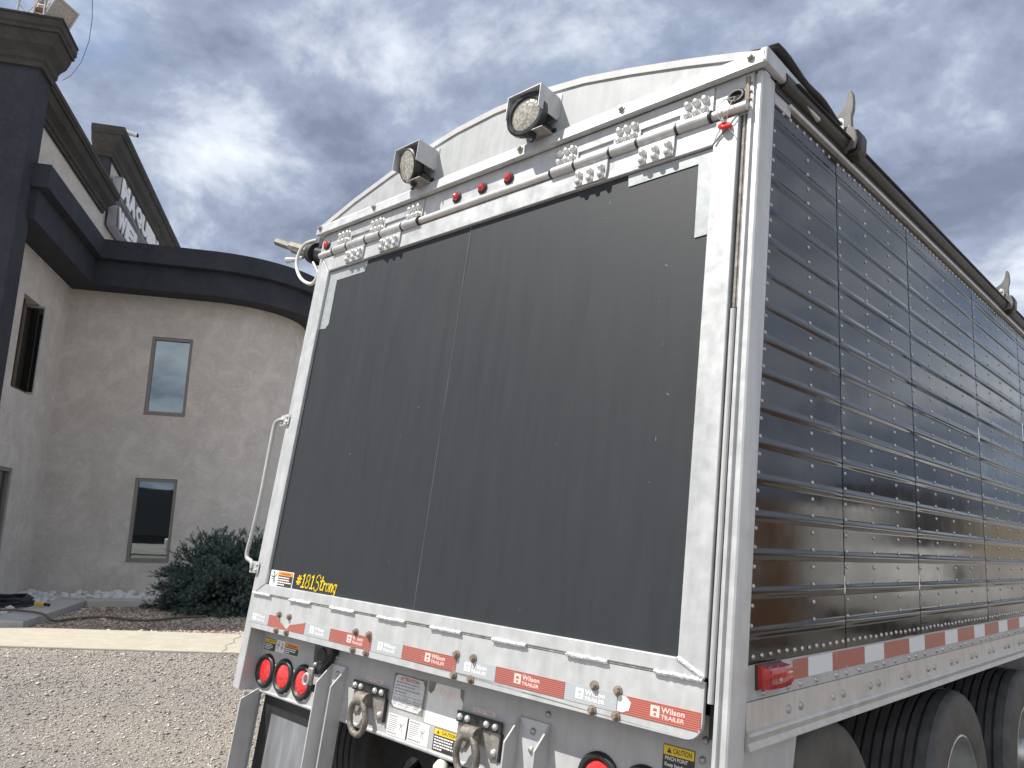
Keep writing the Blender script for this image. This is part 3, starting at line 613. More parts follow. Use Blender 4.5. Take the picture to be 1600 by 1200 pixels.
# hose coil and hose on the bed
hc = thing('hose_coil', 'coiled black hose on the white stones by the wing wall', 'hose', tuple(bw(2.3, 0.40, 0.05)))
pts = []
for k in range(0, 360 * 7, 15):
    a = R(k); r = 0.46 - 0.012 * (k / 360) + 0.03 * math.sin(k * 0.013); pts.append((2.45 + r * 1.15 * math.cos(a) + 0.02 * math.sin(k * 0.7), 0.44 + r * 0.75 * math.sin(a), 0.085 + 0.016 * (k / 360) + 0.012 * math.sin(k * 0.05)))
pts += [(2.85, 0.72, 0.19), (2.9, 0.9, 0.15), (3.0, 1.05, 0.145)]
G(BM).tube(pts, 0.017, 8).build('hose_loops', 'hose_black', hc)
G(BM).cyl((2.98, 1.0, 0.15), (3.03, 1.13, 0.145), 0.024, 10).build('fitting', 'brass', hc); G(BM).cyl((3.03, 1.13, 0.145), (3.07, 1.20, 0.14), 0.02, 10).build('nozzle', 'hose_black', hc)
hp = [(3.55, 0.3, 0.09), (3.65, 0.80, 0.13), (3.80, 1.07, 0.14), (4.08, 1.42, 0.13), (4.12, 1.55, 0.055), (3.78, 1.72, 0.045), (3.58, 1.98, 0.045), (3.70, 2.18, 0.045), (3.86, 2.36, 0.045), (3.93, 2.66, 0.045), (3.62, 2.9, 0.045), (3.4, 3.3, 0.045)]
sp = []
for i in range(len(hp) - 1):
    p0, p1, p2, p3 = [Vector(hp[max(0, min(len(hp) - 1, j))]) for j in (i - 1, i, i + 1, i + 2)]
    for t in (0, .2, .4, .6, .8): sp.append(tuple(0.5 * ((2 * p1) + (p2 - p0) * t + (2 * p0 - 5 * p1 + 4 * p2 - p3) * t * t + (-p0 + 3 * p1 - 3 * p2 + p3) * t ** 3)))
ho = G(BM).tube(sp, 0.015, 8).build('garden_hose', 'hose_brown'); tag(ho, 'red brown hose snaking across the pebble bed to the spruce', 'hose')

# spruce bush
bush = thing('spruce_bush', 'low rounded blue green spruce beside the building wall', 'bush', tuple(bw(2.3, 3.38, 0.0)))
tg = G(BM); tg.tube([(2.3, 3.38, -0.02), (2.31, 3.36, 0.4), (2.28, 3.40, 0.9)], [0.09, 0.07, 0.03], 10)
V = []; F = []
def needle_tuft(base, dr, ln, wdt, nn):
    dr = dr.normalized(); u = dr.orthogonal().normalized(); w = dr.cross(u)
    for k in range(nn):
        a = random.uniform(0, 6.283); t = random.uniform(0.0, 0.9); rad = u * math.cos(a) + w * math.sin(a)
        p = base + dr * ln * t; tip = p + (dr * 0.6 + rad * 1.0).normalized() * ln * random.uniform(0.28, 0.42)
        sd = (tip - p).cross(rad + dr * 0.3)
        sd = sd.normalized() * wdt if sd.length > 1e-6 else u * wdt
        b = len(V); V.extend([tuple(p - sd), tuple(p + sd), tuple(tip)]); F.append((b, b + 1, b + 2))
BC = Vector((2.3, 3.42, 0.20))
limbs = G(BM)
for k in range(420):
    th = random.uniform(0, 6.283); el = math.asin(random.uniform(-0.30, 0.99)); lob = 1 + 0.09 * math.sin(3 * th + 1.1) + 0.07 * math.sin(6 * th + 5 * el) + 0.06 * math.sin(11 * th - 7 * el)
    d = Vector((math.cos(el) * math.cos(th), math.cos(el) * math.sin(th), math.sin(el)))
    rr = lob * random.uniform(0.86, 1.03) * (1.0 if k % 4 else random.uniform(0.62, 0.85)); tip = BC + Vector((d.x * 1.04 * rr, d.y * 1.04 * rr, d.z * 1.00 * rr)); tip.z = max(tip.z, 0.06)
    root = BC + Vector((d.x * 0.10, d.y * 0.10, d.z * 0.35))
    if k % 5 == 0: limbs.tube([tuple(root), tuple(tip)], [0.018, 0.004], 5)
    for j in range(7):
        f = 0.62 + 0.38 * j / 6; p = root.lerp(tip, f); sp_ = 0.05 + 0.10 * (1 - j / 6)
        for m in range(3):
            off = Vector((random.gauss(0, 1), random.gauss(0, 1), random.gauss(0, 0.55))).normalized()
            dd = (d * 1.0 + off * 0.75 + Vector((0, 0, 0.10))).normalized()
            needle_tuft(p + off * sp_ * random.uniform(0.2, 1.0), dd, random.uniform(0.075, 0.11), 0.0042, 30)
cr = G(BM); cr._add(V, F); crown = cr.build('crown', 'needles', bush, smooth=0); limbs.build('branches', 'bark', bush); tg.build('trunk', 'bark', bush)

# ================================================================== GRAIN TRAILER
KT = 0.104; NRM = math.hypot(1, KT)
U_ = Vector((0, KT, 1)) / NRM; N_ = Vector((0, -1, KT)) / NRM
TR = Matrix(((1, U_.x, N_.x, 0), (0, U_.y, N_.y, -KT), (0, U_.z, N_.z, 0), (0, 0, 0, 1)))      # rear frame: x, height along the gate, outward
TSD = Matrix(((0, 0, 1, 2.59), (1, 0, 0, 0), (0, 1, 0, 0), (0, 0, 0, 1)))                        # right side frame: along, up, outward
WID = 2.59; LEN = 10.6
tr = thing('grain_trailer', 'aluminium grain hopper trailer with black ribbed sides and charcoal tailgate', 'trailer', (1.295, 0.0, 0.0))
def rear(): return G(TR)
def side(): return G(TSD)

# --- tailgate
rear().box(0.12, 1.252, 1.235, 2.885, -0.022, 0.0).build('gate_sheet', 'gate', tr, smooth=0)
rear().box(1.247, 2.45, 1.235, 2.885, -0.019, 0.0016).build('gate_sheet', 'gate', tr, smooth=0)
rear().box(0.1, 2.5, 1.2, 2.9, -0.05, -0.024).build('gate_backing', 'dark_under', tr, smooth=0)
fr = [[(0.068, 1.205), (0.147, 1.250), (0.147, 2.880), (0.068, 2.968)], [(2.518, 1.205), (2.518, 2.968), (2.429, 2.880), (2.429, 1.250)],
      [(0.071, 1.203), (2.515, 1.203), (2.426, 1.247), (0.150, 1.247)], [(0.071, 2.970), (0.150, 2.8835), (2.426, 2.8835), (2.515, 2.970)]]
for k, pl in enumerate(fr): rear().poly(pl, -0.03, 0.016 + 0.0006 * k).build('frame_rail', 'alu', tr, smooth=0, bevel=0.003)
rear().poly([(1.2455, 1.248), (1.2500, 1.248), (1.2445, 2.883), (1.2400, 2.883)], 0.0, 0.0022).build('sheet_edge', 'sheet_edge', tr, smooth=0)
# weld beads
for (xa, xb) in ((0.058, 0.22), (0.392, 0.563), (0.719, 0.892), (1.053, 1.228), (1.379, 1.544), (1.704, 1.861), (2.033, 2.193), (2.358, 2.513)):
    n = 22; rear().tube([(xa + (xb - xa) * i / n, 1.1985 + random.uniform(-0.0012, 0.0012), 0.018) for i in range(n + 1)], [0.0072 + random.uniform(-0.0012, 0.0012) for i in range(n + 1)], 8).build('weld_bead', 'weld', tr)
rear().box(0.07, 2.51, 1.1965, 1.203, 0.0, 0.0145).build('weld_gap', 'residue', tr, smooth=0)
rear().tube([(2.430, 1.246, 0.017), (2.517, 1.206, 0.017)], 0.007, 8).build('weld_bead', 'weld', tr)
# apron with rounded lower corners
pl = [(0.052, 1.1955), (0.052, 1.085)]; r = 0.05
pl += [(0.052 + r - r * math.cos(R(a)), 1.040 + r - r * math.sin(R(a))) for a in range(0, 91, 15)]
pl += [(2.517 - r + r * math.sin(R(a)), 1.040 + r - r * math.cos(R(a))) for a in range(0, 91, 15)] + [(2.517, 1.1955)]
rear().poly(pl, 0.0, 0.013).build('apron_plate', 'alu', tr, smooth=20, bevel=0.002)
# conspicuity tape on the apron
def tape(x0, x1, col, worn=False, text=True, tpos=0.5):
    mt = {'r': 'tape_red_worn' if worn else 'tape_red', 's': 'tape_silver'}[col]
    o = rear().box(x0, x1, 1.066, 1.116, 0.013, 0.0145).build('reflective_tape', mt, tr, smooth=0)
    if text:
        c = x0 + (x1 - x0) * tpos; g = rear(); pm = 'print_white' if col == 's' else 'print_pink'
        g.box(c - 0.055, c - 0.025, 1.078, 1.108, 0.0145, 0.0151); add_text(g, 'Wilson', c - 0.020, 1.0935, 0.0150, 0.021, 0.0004, fit=0.075)
        add_text(g, 'TRAILER', c - 0.020, 1.0775, 0.0150, 0.0155, 0.0003, fit=0.075); g.build('lettering', pm, o, smooth=0)
        g2 = rear(); g2.box(c - 0.046, c - 0.034, 1.0935, 1.1005, 0.0151, 0.0156); g2.box(c - 0.0435, c - 0.0365, 1.082, 1.0885, 0.0151, 0.0156); g2.build('emblem', mt, o, smooth=0)
    return o
tape(0.057, 0.237, 's'); tape(0.239, 0.548, 'r', True, False); tape(0.550, 0.745, 's'); tape(0.747, 1.038, 'r', tpos=0.62); tape(1.040, 1.234, 's')
tape(1.236, 1.538, 'r', tpos=0.62); tape(1.540, 1.734, 's'); tape(1.736, 2.036, 'r', tpos=0.47); tape(2.038, 2.236, 's'); tape(2.238, 2.512, 'r', True, True, 0.62)
rear().poly([(0.30, 1.1165), (0.545, 1.1165), (0.545, 1.1135), (0.47, 1.098), (0.43, 1.092), (0.405, 1.070), (0.36, 1.088), (0.33, 1.10)], 0.0146, 0.0152).build('torn_patch', 'alu', tr, smooth=0)
rear().poly([(2.240, 1.1155), (2.268, 1.114), (2.286, 1.100), (2.280, 1.078), (2.258, 1.069), (2.239, 1.070)], 0.0146, 0.0153).build('torn_patch', 'paper_worn', tr, smooth=0)
for x in (0.325, 0.413, 0.926, 1.016, 1.535, 1.622, 2.150, 2.237):
    for h in (1.1245, 1.0545): rear().hexbolt(x, h, 0.013, 0.0105, 0.016).build('bolt', 'rusty_bolt', tr, smooth=0)
# repair tape in the upper corners
rear().poly([(2.427, 2.879), (2.08, 2.879), (2.085, 2.832), (2.372, 2.836), (2.376, 2.560), (2.427, 2.562)], 0.0036, 0.0048).build('repair_tape', 'patch_tape', tr, smooth=0)
rear().poly([(0.149, 2.879), (0.485, 2.879), (0.470, 2.822), (0.225, 2.820), (0.228, 2.575), (0.205, 2.552), (0.149, 2.556)], 0.0002, 0.0014).build('repair_tape', 'patch_tape', tr, smooth=0)
# scratches
for k in range(20):
    x, h = random.uniform(0.2, 2.38), random.uniform(1.3, 2.8); a = random.uniform(0, 3.14); l = random.choice([0.002, 0.003, 0.004, 0.012])
    z = 0.0006 if x < 1.24 else 0.0022; rear().ribbon([(x, h), (x + l * math.cos(a), h + l * math.sin(a))], 0.0012, z).build('scratch', 'patch_tape', tr, smooth=0)
# lettering and warning decal
def stroke_text():
    g = rear(); x0, y0, H = 0.395, 1.262, 0.056; sh = 0.16
    def S(pts, ox): g.ribbon([(x0 + (ox + px + sh * py) * H, y0 + py * H) for px, py in pts], 0.0068, 0.0016)
    def el(cxx, cyy, rx, ry, a0=0, a1=360, n=14): return [(cxx + rx * math.cos(R(a0 + (a1 - a0) * i / n)), cyy + ry * math.sin(R(a0 + (a1 - a0) * i / n))) for i in range(n + 1)]
    S([(0.10, 0.15), (0.10, 0.85)], 0); S([(0.34, 0.15), (0.34, 0.85)], 0); S([(-0.06, 0.62), (0.52, 0.62)], 0); S([(-0.10, 0.34), (0.48, 0.34)], 0)
    S([(0.02, 0.86), (0.22, 1.02), (0.22, 0)], 0.70); S([(0.02, 0), (0.42, 0)], 0.70)
    S(el(0.25, 0.74, 0.22, 0.27), 1.28); S(el(0.25, 0.24, 0.27, 0.25), 1.28)
    S([(0.02, 0.86), (0.22, 1.02), (0.22, 0)], 2.00); S([(0.02, 0), (0.42, 0)], 2.00)
    S(el(0.36, 0.80, 0.28, 0.30, 20, 235) + el(0.30, 0.22, 0.30, 0.34, 75, -160), 2.60)
    S([(0.22, 1.02), (0.16, 0.12), (0.26, 0.0), (0.40, 0.06)], 3.32); S([(0.0, 0.66), (0.46, 0.70)], 3.32)
    S([(0.08, 0.58), (0.10, 0.0)], 3.80); S([(0.10, 0.38), (0.24, 0.56), (0.38, 0.52)], 3.80)
    S(el(0.20, 0.28, 0.19, 0.29), 4.26)
    S([(0.06, 0.58), (0.08, 0.0)], 4.74); S([(0.08, 0.36), (0.22, 0.57), (0.36, 0.48), (0.36, 0.0)], 4.74)
    S(el(0.18, 0.30, 0.18, 0.27), 5.24); S([(0.36, 0.56), (0.34, -0.20), (0.20, -0.38), (0.04, -0.28)], 5.24)
    return g.build('hashtag_lettering', 'yellow_vinyl', tr, smooth=0)
stroke_text()
def decal(x0, x1, h0, h1, off, mat): return rear().box(x0, x1, h0, h1, off, off + 0.0012).build('warning_decal', mat, tr, smooth=0)
def bars(g, x0, x1, h0, h1, off, n, fillr=0.5):
    for i in range(n):
        hh = h1 - (i + 0.5) * (h1 - h0) / n; t = (h1 - h0) / n * fillr / 2; x = x0
        end = x0 + (x1 - x0) * (random.uniform(0.72, 1.0) if i < n - 1 else random.uniform(0.35, 0.7))
        while x < end - 0.002:
            w = random.uniform(0.006, 0.018) * (x1 - x0) / 0.12; g.box(x, min(x + w, end), hh - t, hh + t, off, off + 0.0005); x += w + 0.0028 * (x1 - x0) / 0.12
    return g
d = decal(0.155, 0.360, 1.243, 1.318, 0.0002, 'paper')
rear().box(0.226, 0.355, 1.247, 1.297, 0.0014, 0.0018).build('print_block', 'ink_black', d, smooth=0); rear().box(0.226, 0.355, 1.297, 1.315, 0.0014, 0.0018).build('print_block', 'ink_orange', d, smooth=0)
bars(rear(), 0.230, 0.350, 1.251, 1.294, 0.0018, 4).build('print', 'print_white', d, smooth=0); add_text(rear(), 'WARNING', 0.250, 1.3005, 0.0020, 0.014, 0.0002, fit=0.085).build('print', 'ink_black', d, smooth=0)
pg = rear(); pg.ribbon([(0.190, 1.255), (0.193, 1.285), (0.186, 1.300)], 0.006, 0.0016); pg.ribbon([(0.165, 1.290), (0.192, 1.285), (0.215, 1.305)], 0.005, 0.0016); pg.ribbon([(0.193, 1.28), (0.205, 1.262)], 0.005, 0.0016); pg.lathe([(0.0005, 0), (0.006, 0), (0.006, 0.0004)], (0.184, 1.308, 0.0015), (0, 0, 1), 10); pg.ribbon([(0.170, 1.275), (0.185, 1.280)], 0.004, 0.0016)
pg.build('pictogram', 'ink_black', d, smooth=0)

# --- header strip, hinge pipe, hinges
rear().box(0.03, 2.56, 2.972, 3.125, -0.05, 0.004).build('header_strip', 'alu', tr, smooth=0)
rear().tube([(0.035, 2.992, 0.016), (2.548, 2.992, 0.016)], 0.0170, 14).build('hinge_pipe', 'alu_warm', tr)
def huck(x, h, z, par): rear().lathe([(0.0155, 0), (0.0155, 0.003), (0.0125, 0.0045), (0.0118, 0.012), (0.0095, 0.0165), (0.0055, 0.0185), (0.0003, 0.019)], (x, h, z), (0, 0, 1), 14).build('hinge_bolt', 'bright_bolt', par, smooth=50)
def hinge(xs, flip):
    up = []; e0, e1 = xs[0] - 0.0, xs[5] + 0.0; yb, yt = 2.990, 3.114
    # upper leaf with two slots, as a comb: three legs joined by a top strap
    pts = [(e0, yb), (e0, yt), (e1, yt), (e1, yb)]
    ub = rear()
    ub.box(e0, e1, 3.052, yt, 0.004, 0.0125)
    for a, b in ((0, 1), (2, 3), (4, 5)): ub.box(xs[a], xs[b], yb, 3.0518, 0.004, 0.0125)
    leaf = ub.build('hinge_leaf', 'alu_clean', tr, smooth=0, bevel=0.002)
    for k in range(5):
        a, b = xs[k] + 0.004, xs[k + 1] - 0.004
        rear().tube([(a, 2.992, 0.019), (a + 0.002, 2.992, 0.019), (b - 0.002, 2.992, 0.019), (b, 2.992, 0.019)], [0.0208, 0.0225, 0.0225, 0.0208], 18).build('hinge_knuckle', 'alu_clean', leaf)
    for k in range(6): rear().cyl((xs[k] - 0.004, 2.992, 0.019), (xs[k] + 0.004, 2.992, 0.019), 0.0236, 16).build('hinge_gap', 'black_rubber', leaf)
    for k in (0, 2, 4):
        c = (xs[k] + xs[k + 1]) / 2
        for i in (-1, 0, 1):
            for h in (3.076, 3.036):
                huck(c + i * 0.034, h, 0.0125, leaf)
    for k in (1, 3):
        a, b = xs[k] + 0.006, xs[k + 1] - 0.006
        lo = rear(); lo.poly([(a, 2.990), (b, 2.990), (b, 2.925), (b - 0.004, 2.887), (a + 0.004, 2.887), (a, 2.925)], 0.0185, 0.0275); lw_ = lo.build('hinge_leaf', 'alu_clean', tr, smooth=0, bevel=0.002)
        c = (a + b) / 2
        for i in (-1, 0, 1):
            for h in (2.936, 2.905): huck(c + i * 0.053, h, 0.027, lw_)
KX = [1.709, 1.830, 1.999, 2.123, 2.288, 2.418]
hinge(KX, 1); hinge([WID - x for x in KX][::-1], -1)
# red marker lights in the header
for x in (0.066, 1.117, 1.284, 1.445):
    b = rear().lathe([(0.026, 0), (0.027, 0.006), (0.020, 0.012)], (x, 3.055, 0.004), (0, 0, 1), 18).build('marker_light', 'black_rubber', tr)
    rear().dome((x, 3.056, 0.009), (0, 0, 1), 0.0195, 0.020, 14).build('lens', 'lens_red', b)
# empty grommet with dangling wires and seal, right
gm = rear().torus((2.500, 3.050, 0.007), (0, 0, 1), 0.026, 0.020, 0.0075, (0, 1, 0)).build('grommet', 'black_rubber', tr)
rear().lathe([(0.022, 0), (0.001, 0.0005)], (2.500, 3.050, 0.005), (0, 0, 1), 16).build('hole', 'black_in', gm)
rear().tube([(2.497, 3.047, 0.012), (2.468, 3.03, 0.035), (2.452, 3.00, 0.045), (2.455, 2.968, 0.04), (2.470, 2.945, 0.028)], 0.002, 6).build('wire', 'galv', gm)
rear().tube([(2.500, 3.045, 0.012), (2.502, 3.00, 0.045), (2.490, 2.968, 0.04), (2.482, 2.945, 0.028)], 0.002, 6).build('wire', 'galv', gm)
rear().tube([(2.485, 2.925, 0.028), (2.505, 2.90, 0.022), (2.518, 2.872, 0.020)], 0.0016, 6).build('wire', 'galv', gm)
seal = thing('door_seal', 'red plastic wire seal hanging at the upper right of the tailgate', 'seal', tuple(TR @ Vector((2.475, 2.935, 0.028))))
rear().lathe([(0.0005, -0.005), (0.021, -0.005), (0.023, 0), (0.021, 0.005), (0.0005, 0.005)], (2.475, 2.935, 0.028), (0.25, 0.6, 0.75), 18).build('seal_disc', 'seal_red', seal)
rear().cyl((2.472, 2.944, 0.03), (2.468, 2.962, 0.034), 0.006, 10).build('seal_neck', 'galv', seal)
rear().tube([(2.463, 2.930, 0.03), (2.445, 2.905, 0.026), (2.435, 2.885, 0.024)], 0.003, 6).build('seal_tail', 'paper', seal)

# --- arched gable
TOPC = [(-0.022, 3.190), (0.276, 3.283), (0.563, 3.353), (0.80, 3.402), (1.05, 3.438), (1.306, 3.451), (1.56, 3.440), (1.82, 3.400), (2.05, 3.345), (2.30, 3.276), (2.50, 3.215), (2.612, 3.176)]
gp = [(-0.01, 3.13)] + [(x, h - 0.02) for x, h in TOPC] + [(2.60, 3.13)]
rear().poly(gp, -0.02, 0.012).build('gable_panel', 'alu_gable', tr, smooth=0)
# lower flange, slightly tilted outward
rg_ = rear(); ring0 = [(-0.02, 3.122, 0.012), (-0.02, 3.122, 0.040), (-0.02, 3.168, 0.036), (-0.02, 3.194, 0.0125)]
rg_.loft([ring0, [(2.606, y, z) for _, y, z in ring0]], True, True); rg_.build('gable_flange', 'alu', tr, smooth=20)
rim = rear(); rings = []
for x, h in TOPC: rings.append([(x, h, -0.06), (x, h, 0.019), (x, h - 0.030, 0.019), (x, h - 0.030, 0.006), (x, h - 0.012, 0.006), (x, h - 0.012, -0.06)])
rim.loft(rings, True, True); rim.build('gable_rim', 'alu_white', tr, smooth=20)
for x in (0.012, 0.503, 1.522, 2.041, 2.560): rear().hexbolt(x, 3.156, 0.036, 0.011, 0.018).build('bolt', 'galv', tr, smooth=0)
# corner caps that wrap on to the sides
cc = G(); 
def cap(xa, xb):
    g = G(); a = TR @ Vector((xa, 3.124, 0.036)); b = TR @ Vector((xa, 3.186, 0.030))
    g._add([(min(xa, xb), a.y, a.z), (max(xa, xb), a.y, a.z), (max(xa, xb), b.y, b.z), (min(xa, xb), b.y, b.z),
            (min(xa, xb), 0.62, 3.085), (max(xa, xb), 0.62, 3.085), (max(xa, xb), 0.62, 3.150), (min(xa, xb), 0.62, 3.150)],
           [(0, 1, 2, 3), (5, 4, 7, 6), (1, 5, 6, 2), (4, 0, 3, 7), (3, 2, 6, 7), (4, 5, 1, 0)])
    return g.build('corner_cap', 'alu', tr, smooth=0, bevel=0.008)
cap(2.586, 2.617); cap(-0.030, -0.001)

# --- work lights under hoods
def work_lamp(x0, x1, face, rbez, mat_rim):
    w = thing('work_light', '', '', tuple(TR @ Vector(((x0 + x1) / 2, 3.2, 0.012))), parent=tr)
    h = rear(); t = 0.004; D = 0.135; zt = 3.352; zb = 3.246
    h.box(x0, x1, zt - t, zt, 0.014, D); h.box(x0, x0 + t, zb, zt - t, 0.014, D); h.box(x1 - t, x1, zb, zt - t, 0.014, D)
    h.box(x0 - 0.0, x1 + 0.008, 3.255, zt + 0.014, 0.0125, 0.0155)
    h.build('hood', 'alu', w, smooth=0)
    c = Vector(((x0 + x1) / 2 + 0.0, 3.254, 0.104)); f = Vector(face).normalized()
    rear().lathe([(0.02, -0.062), (0.045, -0.058), (rbez * 0.90, -0.030), (rbez, -0.012), (rbez, 0.006), (rbez * 0.93, 0.012), (rbez * 0.76, 0.012), (rbez * 0.74, 0.003)], tuple(c), tuple(f), 36).build('lamp_body', mat_rim, w)
    lr = rbez * (0.74 if rbez > 0.09 else 0.93)
    rear().lathe([(lr, 0.003 if rbez > 0.09 else 0.011), (lr * 0.6, 0.010 if rbez > 0.09 else 0.016), (0.0005, 0.013 if rbez > 0.09 else 0.018)], tuple(c), tuple(f), 36).build('lens', 'lens_clear', w)
    lx = (x0 + x1) / 2 + 0.03
    rear().box(lx - 0.03, lx + 0.07, 3.166, 3.171, 0.036, 0.105).build('bracket', 'steel', w, smooth=0, bevel=0.001)
    rear().cyl((lx, 3.185, 0.08), (lx, 3.130, 0.085), 0.0085, 8).build('bolt', 'dark_under', w); rear().cyl((lx, 3.165, 0.08), (lx, 3.152, 0.081), 0.016, 6).build('nut', 'dark_under', w)
    rear().tube([tuple(c - f * 0.05), (c.x + 0.05, 3.235, 0.05), (x1 - 0.02, 3.215, 0.03), (x1 - 0.012, 3.200, 0.014)], 0.004, 8).build('wire', 'cable_black', w)
    rear().lathe([(0.014, 0), (0.012, 0.006), (0.003, 0.007)], (x1 - 0.012, 3.200, 0.0125), (0, 0, 1), 14).build('grommet', 'black_rubber', w)
    return w
work_lamp(0.748, 0.930, (-0.22, -0.30, 1.0), 0.082, 'black_rubber'); work_lamp(1.508, 1.694, (0.10, -0.06, 1.0), 0.099, 'black_plastic')

# --- corner posts
def post(mir):
    prof = [(2.543, -0.12), (2.543, -0.002), (2.546, 0.006), (2.557, 0.006), (2.559, -0.004), (2.570, -0.004), (2.572, 0.005), (2.584, 0.005), (2.589, 0.001), (2.592, -0.006), (2.592, -0.082), (2.584, -0.084), (2.580, -0.12)]
    if mir: prof = [(WID - x, z) for x, z in prof]
    rings = [[(x, h, z) for x, z in prof] for h in (0.50, 3.118)]
    return rear().loft(rings, True, True).build('corner_post', 'alu', tr, smooth=25)
post(False)
lp = rear().box(0.0, 0.062, 0.752, 3.118, -0.13, -0.004).build('corner_post', 'alu', tr, smooth=0, bevel=0.004)
# vertical hinge rod and seal grooves on the right of the gate
rear().tube([(2.5315, 1.142, 0.002), (2.5315, 2.285, 0.002)], 0.0088, 10).build('lock_rod', 'alu_white', tr)
rear().tube([(2.5305, 2.29, -0.002), (2.5305, 2.985, -0.002)], 0.0055, 8).build('lock_rod', 'steel', tr); rear().tube([(2.540, 2.29, -0.004), (2.540, 3.0, -0.004)], 0.004, 8).build('lock_rod', 'steel', tr)
rear().box(2.519, 2.5425, 1.05, 2.97, -0.06, -0.02).build('seal_strip', 'black_rubber', tr, smooth=0)
for hh in (3.02, 3.05, 3.08): rear().dome((2.551, hh, 0.006), (0, 0, 1), 0.006, 0.006, 6).build('weld_spatter', 'rusty_bolt', tr)
rear().tube([(2.541, 2.975 + 0.012 * i, 0.005) for i in range(12)], [0.007 + 0.003 * random.random() for i in range(12)], 7).build('rusty_weld', 'rusty_bolt', tr)

# --- grab handle on the left edge
hp = [(-0.012, 2.075, 0.0), (-0.055, 2.078, 0.0), (-0.088, 2.070, 0.002), (-0.103, 2.045, 0.004), (-0.100, 1.95, 0.005), (-0.094, 1.80, 0.005), (-0.090, 1.66, 0.005), (-0.097, 1.52, 0.004), (-0.112, 1.41, 0.003), (-0.113, 1.372, 0.002), (-0.098, 1.352, 0.0), (-0.065, 1.345, 0.0), (-0.045, 1.330, 0.0), (-0.040, 1.310, 0.0)]
gh = rear().tube(spline(hp, 4), 0.0105, 12).build('grab_handle', 'alu_white', tr)
for h0 in (2.046, 1.290):
    rear().box(-0.010, 0.040, h0, h0 + 0.056, 0.004, 0.009).build('mounting_tab', 'alu', gh, smooth=0, bevel=0.002); rear().box(-0.065, -0.018, h0 - 0.002, h0 + 0.056, -0.008, -0.003).build('mounting_tab', 'alu', gh, smooth=0, bevel=0.002)
    for x, z in ((0.022, 0.009), (-0.045, -0.003)):
        for dh in (0.014, 0.040): rear().dome((x, h0 + dh, z), (0, 0, 1), 0.008, 0.007, 8).build('rivet', 'galv', gh)

# --- tarp motor / crank stub at the upper left corner
tm = thing('tarp_crank', '', '', tuple(TR @ Vector((-0.05, 3.06, -0.05))), parent=tr)
rear().tube([(0.0, 3.035, -0.08), (-0.13, 3.075, -0.08), (-0.20, 3.098, -0.08)], [0.040, 0.042, 0.05], 16).build('housing', 'black_plastic', tm)
rear().tube([(-0.17, 3.090, -0.08), (-0.23, 3.108, -0.08)], [0.066, 0.060], 20).build('clutch_ring', 'black_rubber', tm)
rear().tube([(-0.22, 3.105, -0.08), (-0.46, 3.195, -0.08), (-0.50, 3.215, -0.08)], [0.036, 0.036, 0.030], 8).build('shaft', 'ring_steel', tm)
rear().tube([(-0.50, 3.210, -0.08), (-0.70, 3.290, -0.08)], 0.026, 6).build('spline_end', 'ring_steel', tm)
rear().tube([(-0.28, 3.08, -0.05), (-0.36, 3.085, -0.05), (-0.46, 3.10, -0.05)], [0.010, 0.011, 0.020], 8).build('grease_fitting', 'alu_clean', tm)
rear().box(-0.16, -0.02, 3.115, 3.185, -0.12, -0.06).build('clamp', 'dark_under', tm, bevel=0.006)
rear().tube(spline([(-0.16, 3.165, -0.05), (-0.25, 3.150, -0.03), (-0.285, 3.085, -0.02), (-0.27, 3.00, -0.02), (-0.19, 2.915, -0.02), (-0.08, 2.865, -0.02), (-0.02, 2.880, -0.015), (0.012, 2.95, -0.01), (0.022, 3.03, 0.0), (0.030, 3.09, 0.004)], 6), 0.0095, 10).build('cable', 'cable_white', tm)
rear().tube([(-0.15, 3.02, -0.05), (-0.08, 2.95, -0.05), (-0.02, 2.89, -0.04)], 0.009, 8).build('cable', 'steel', tm)

# --- rear sill with lights, rings, brackets
SO = -0.085
rear().poly([(0.062, 0.757), (2.545, 0.757), (2.545, 1.10), (0.062, 1.10)], SO - 0.012, SO).build('sill_panel', 'alu_white', tr, smooth=0)
rear().tube([(0.064, 0.760, SO - 0.004), (2.543, 0.760, SO - 0.004)], 0.009, 10).build('sill_lip', 'alu', tr)
def tail_light(x, h):
    b = rear().lathe([(0.052, 0.0), (0.052, 0.006), (0.060, 0.016), (0.070, 0.017), (0.077, 0.010), (0.078, 0.0)], (x, h, SO), (0, 0, 1), 32).build('tail_light', 'black_rubber', tr)
    rear().lathe([(0.054, 0.004), (0.050, 0.009), (0.025, 0.0125), (0.0005, 0.013)], (x, h, SO), (0, 0, 1), 32).build('lens', 'lens_red', b)
for x in (0.140, 0.302, 0.465): tail_light(x, 0.852); tail_light(WID - x, 0.852)
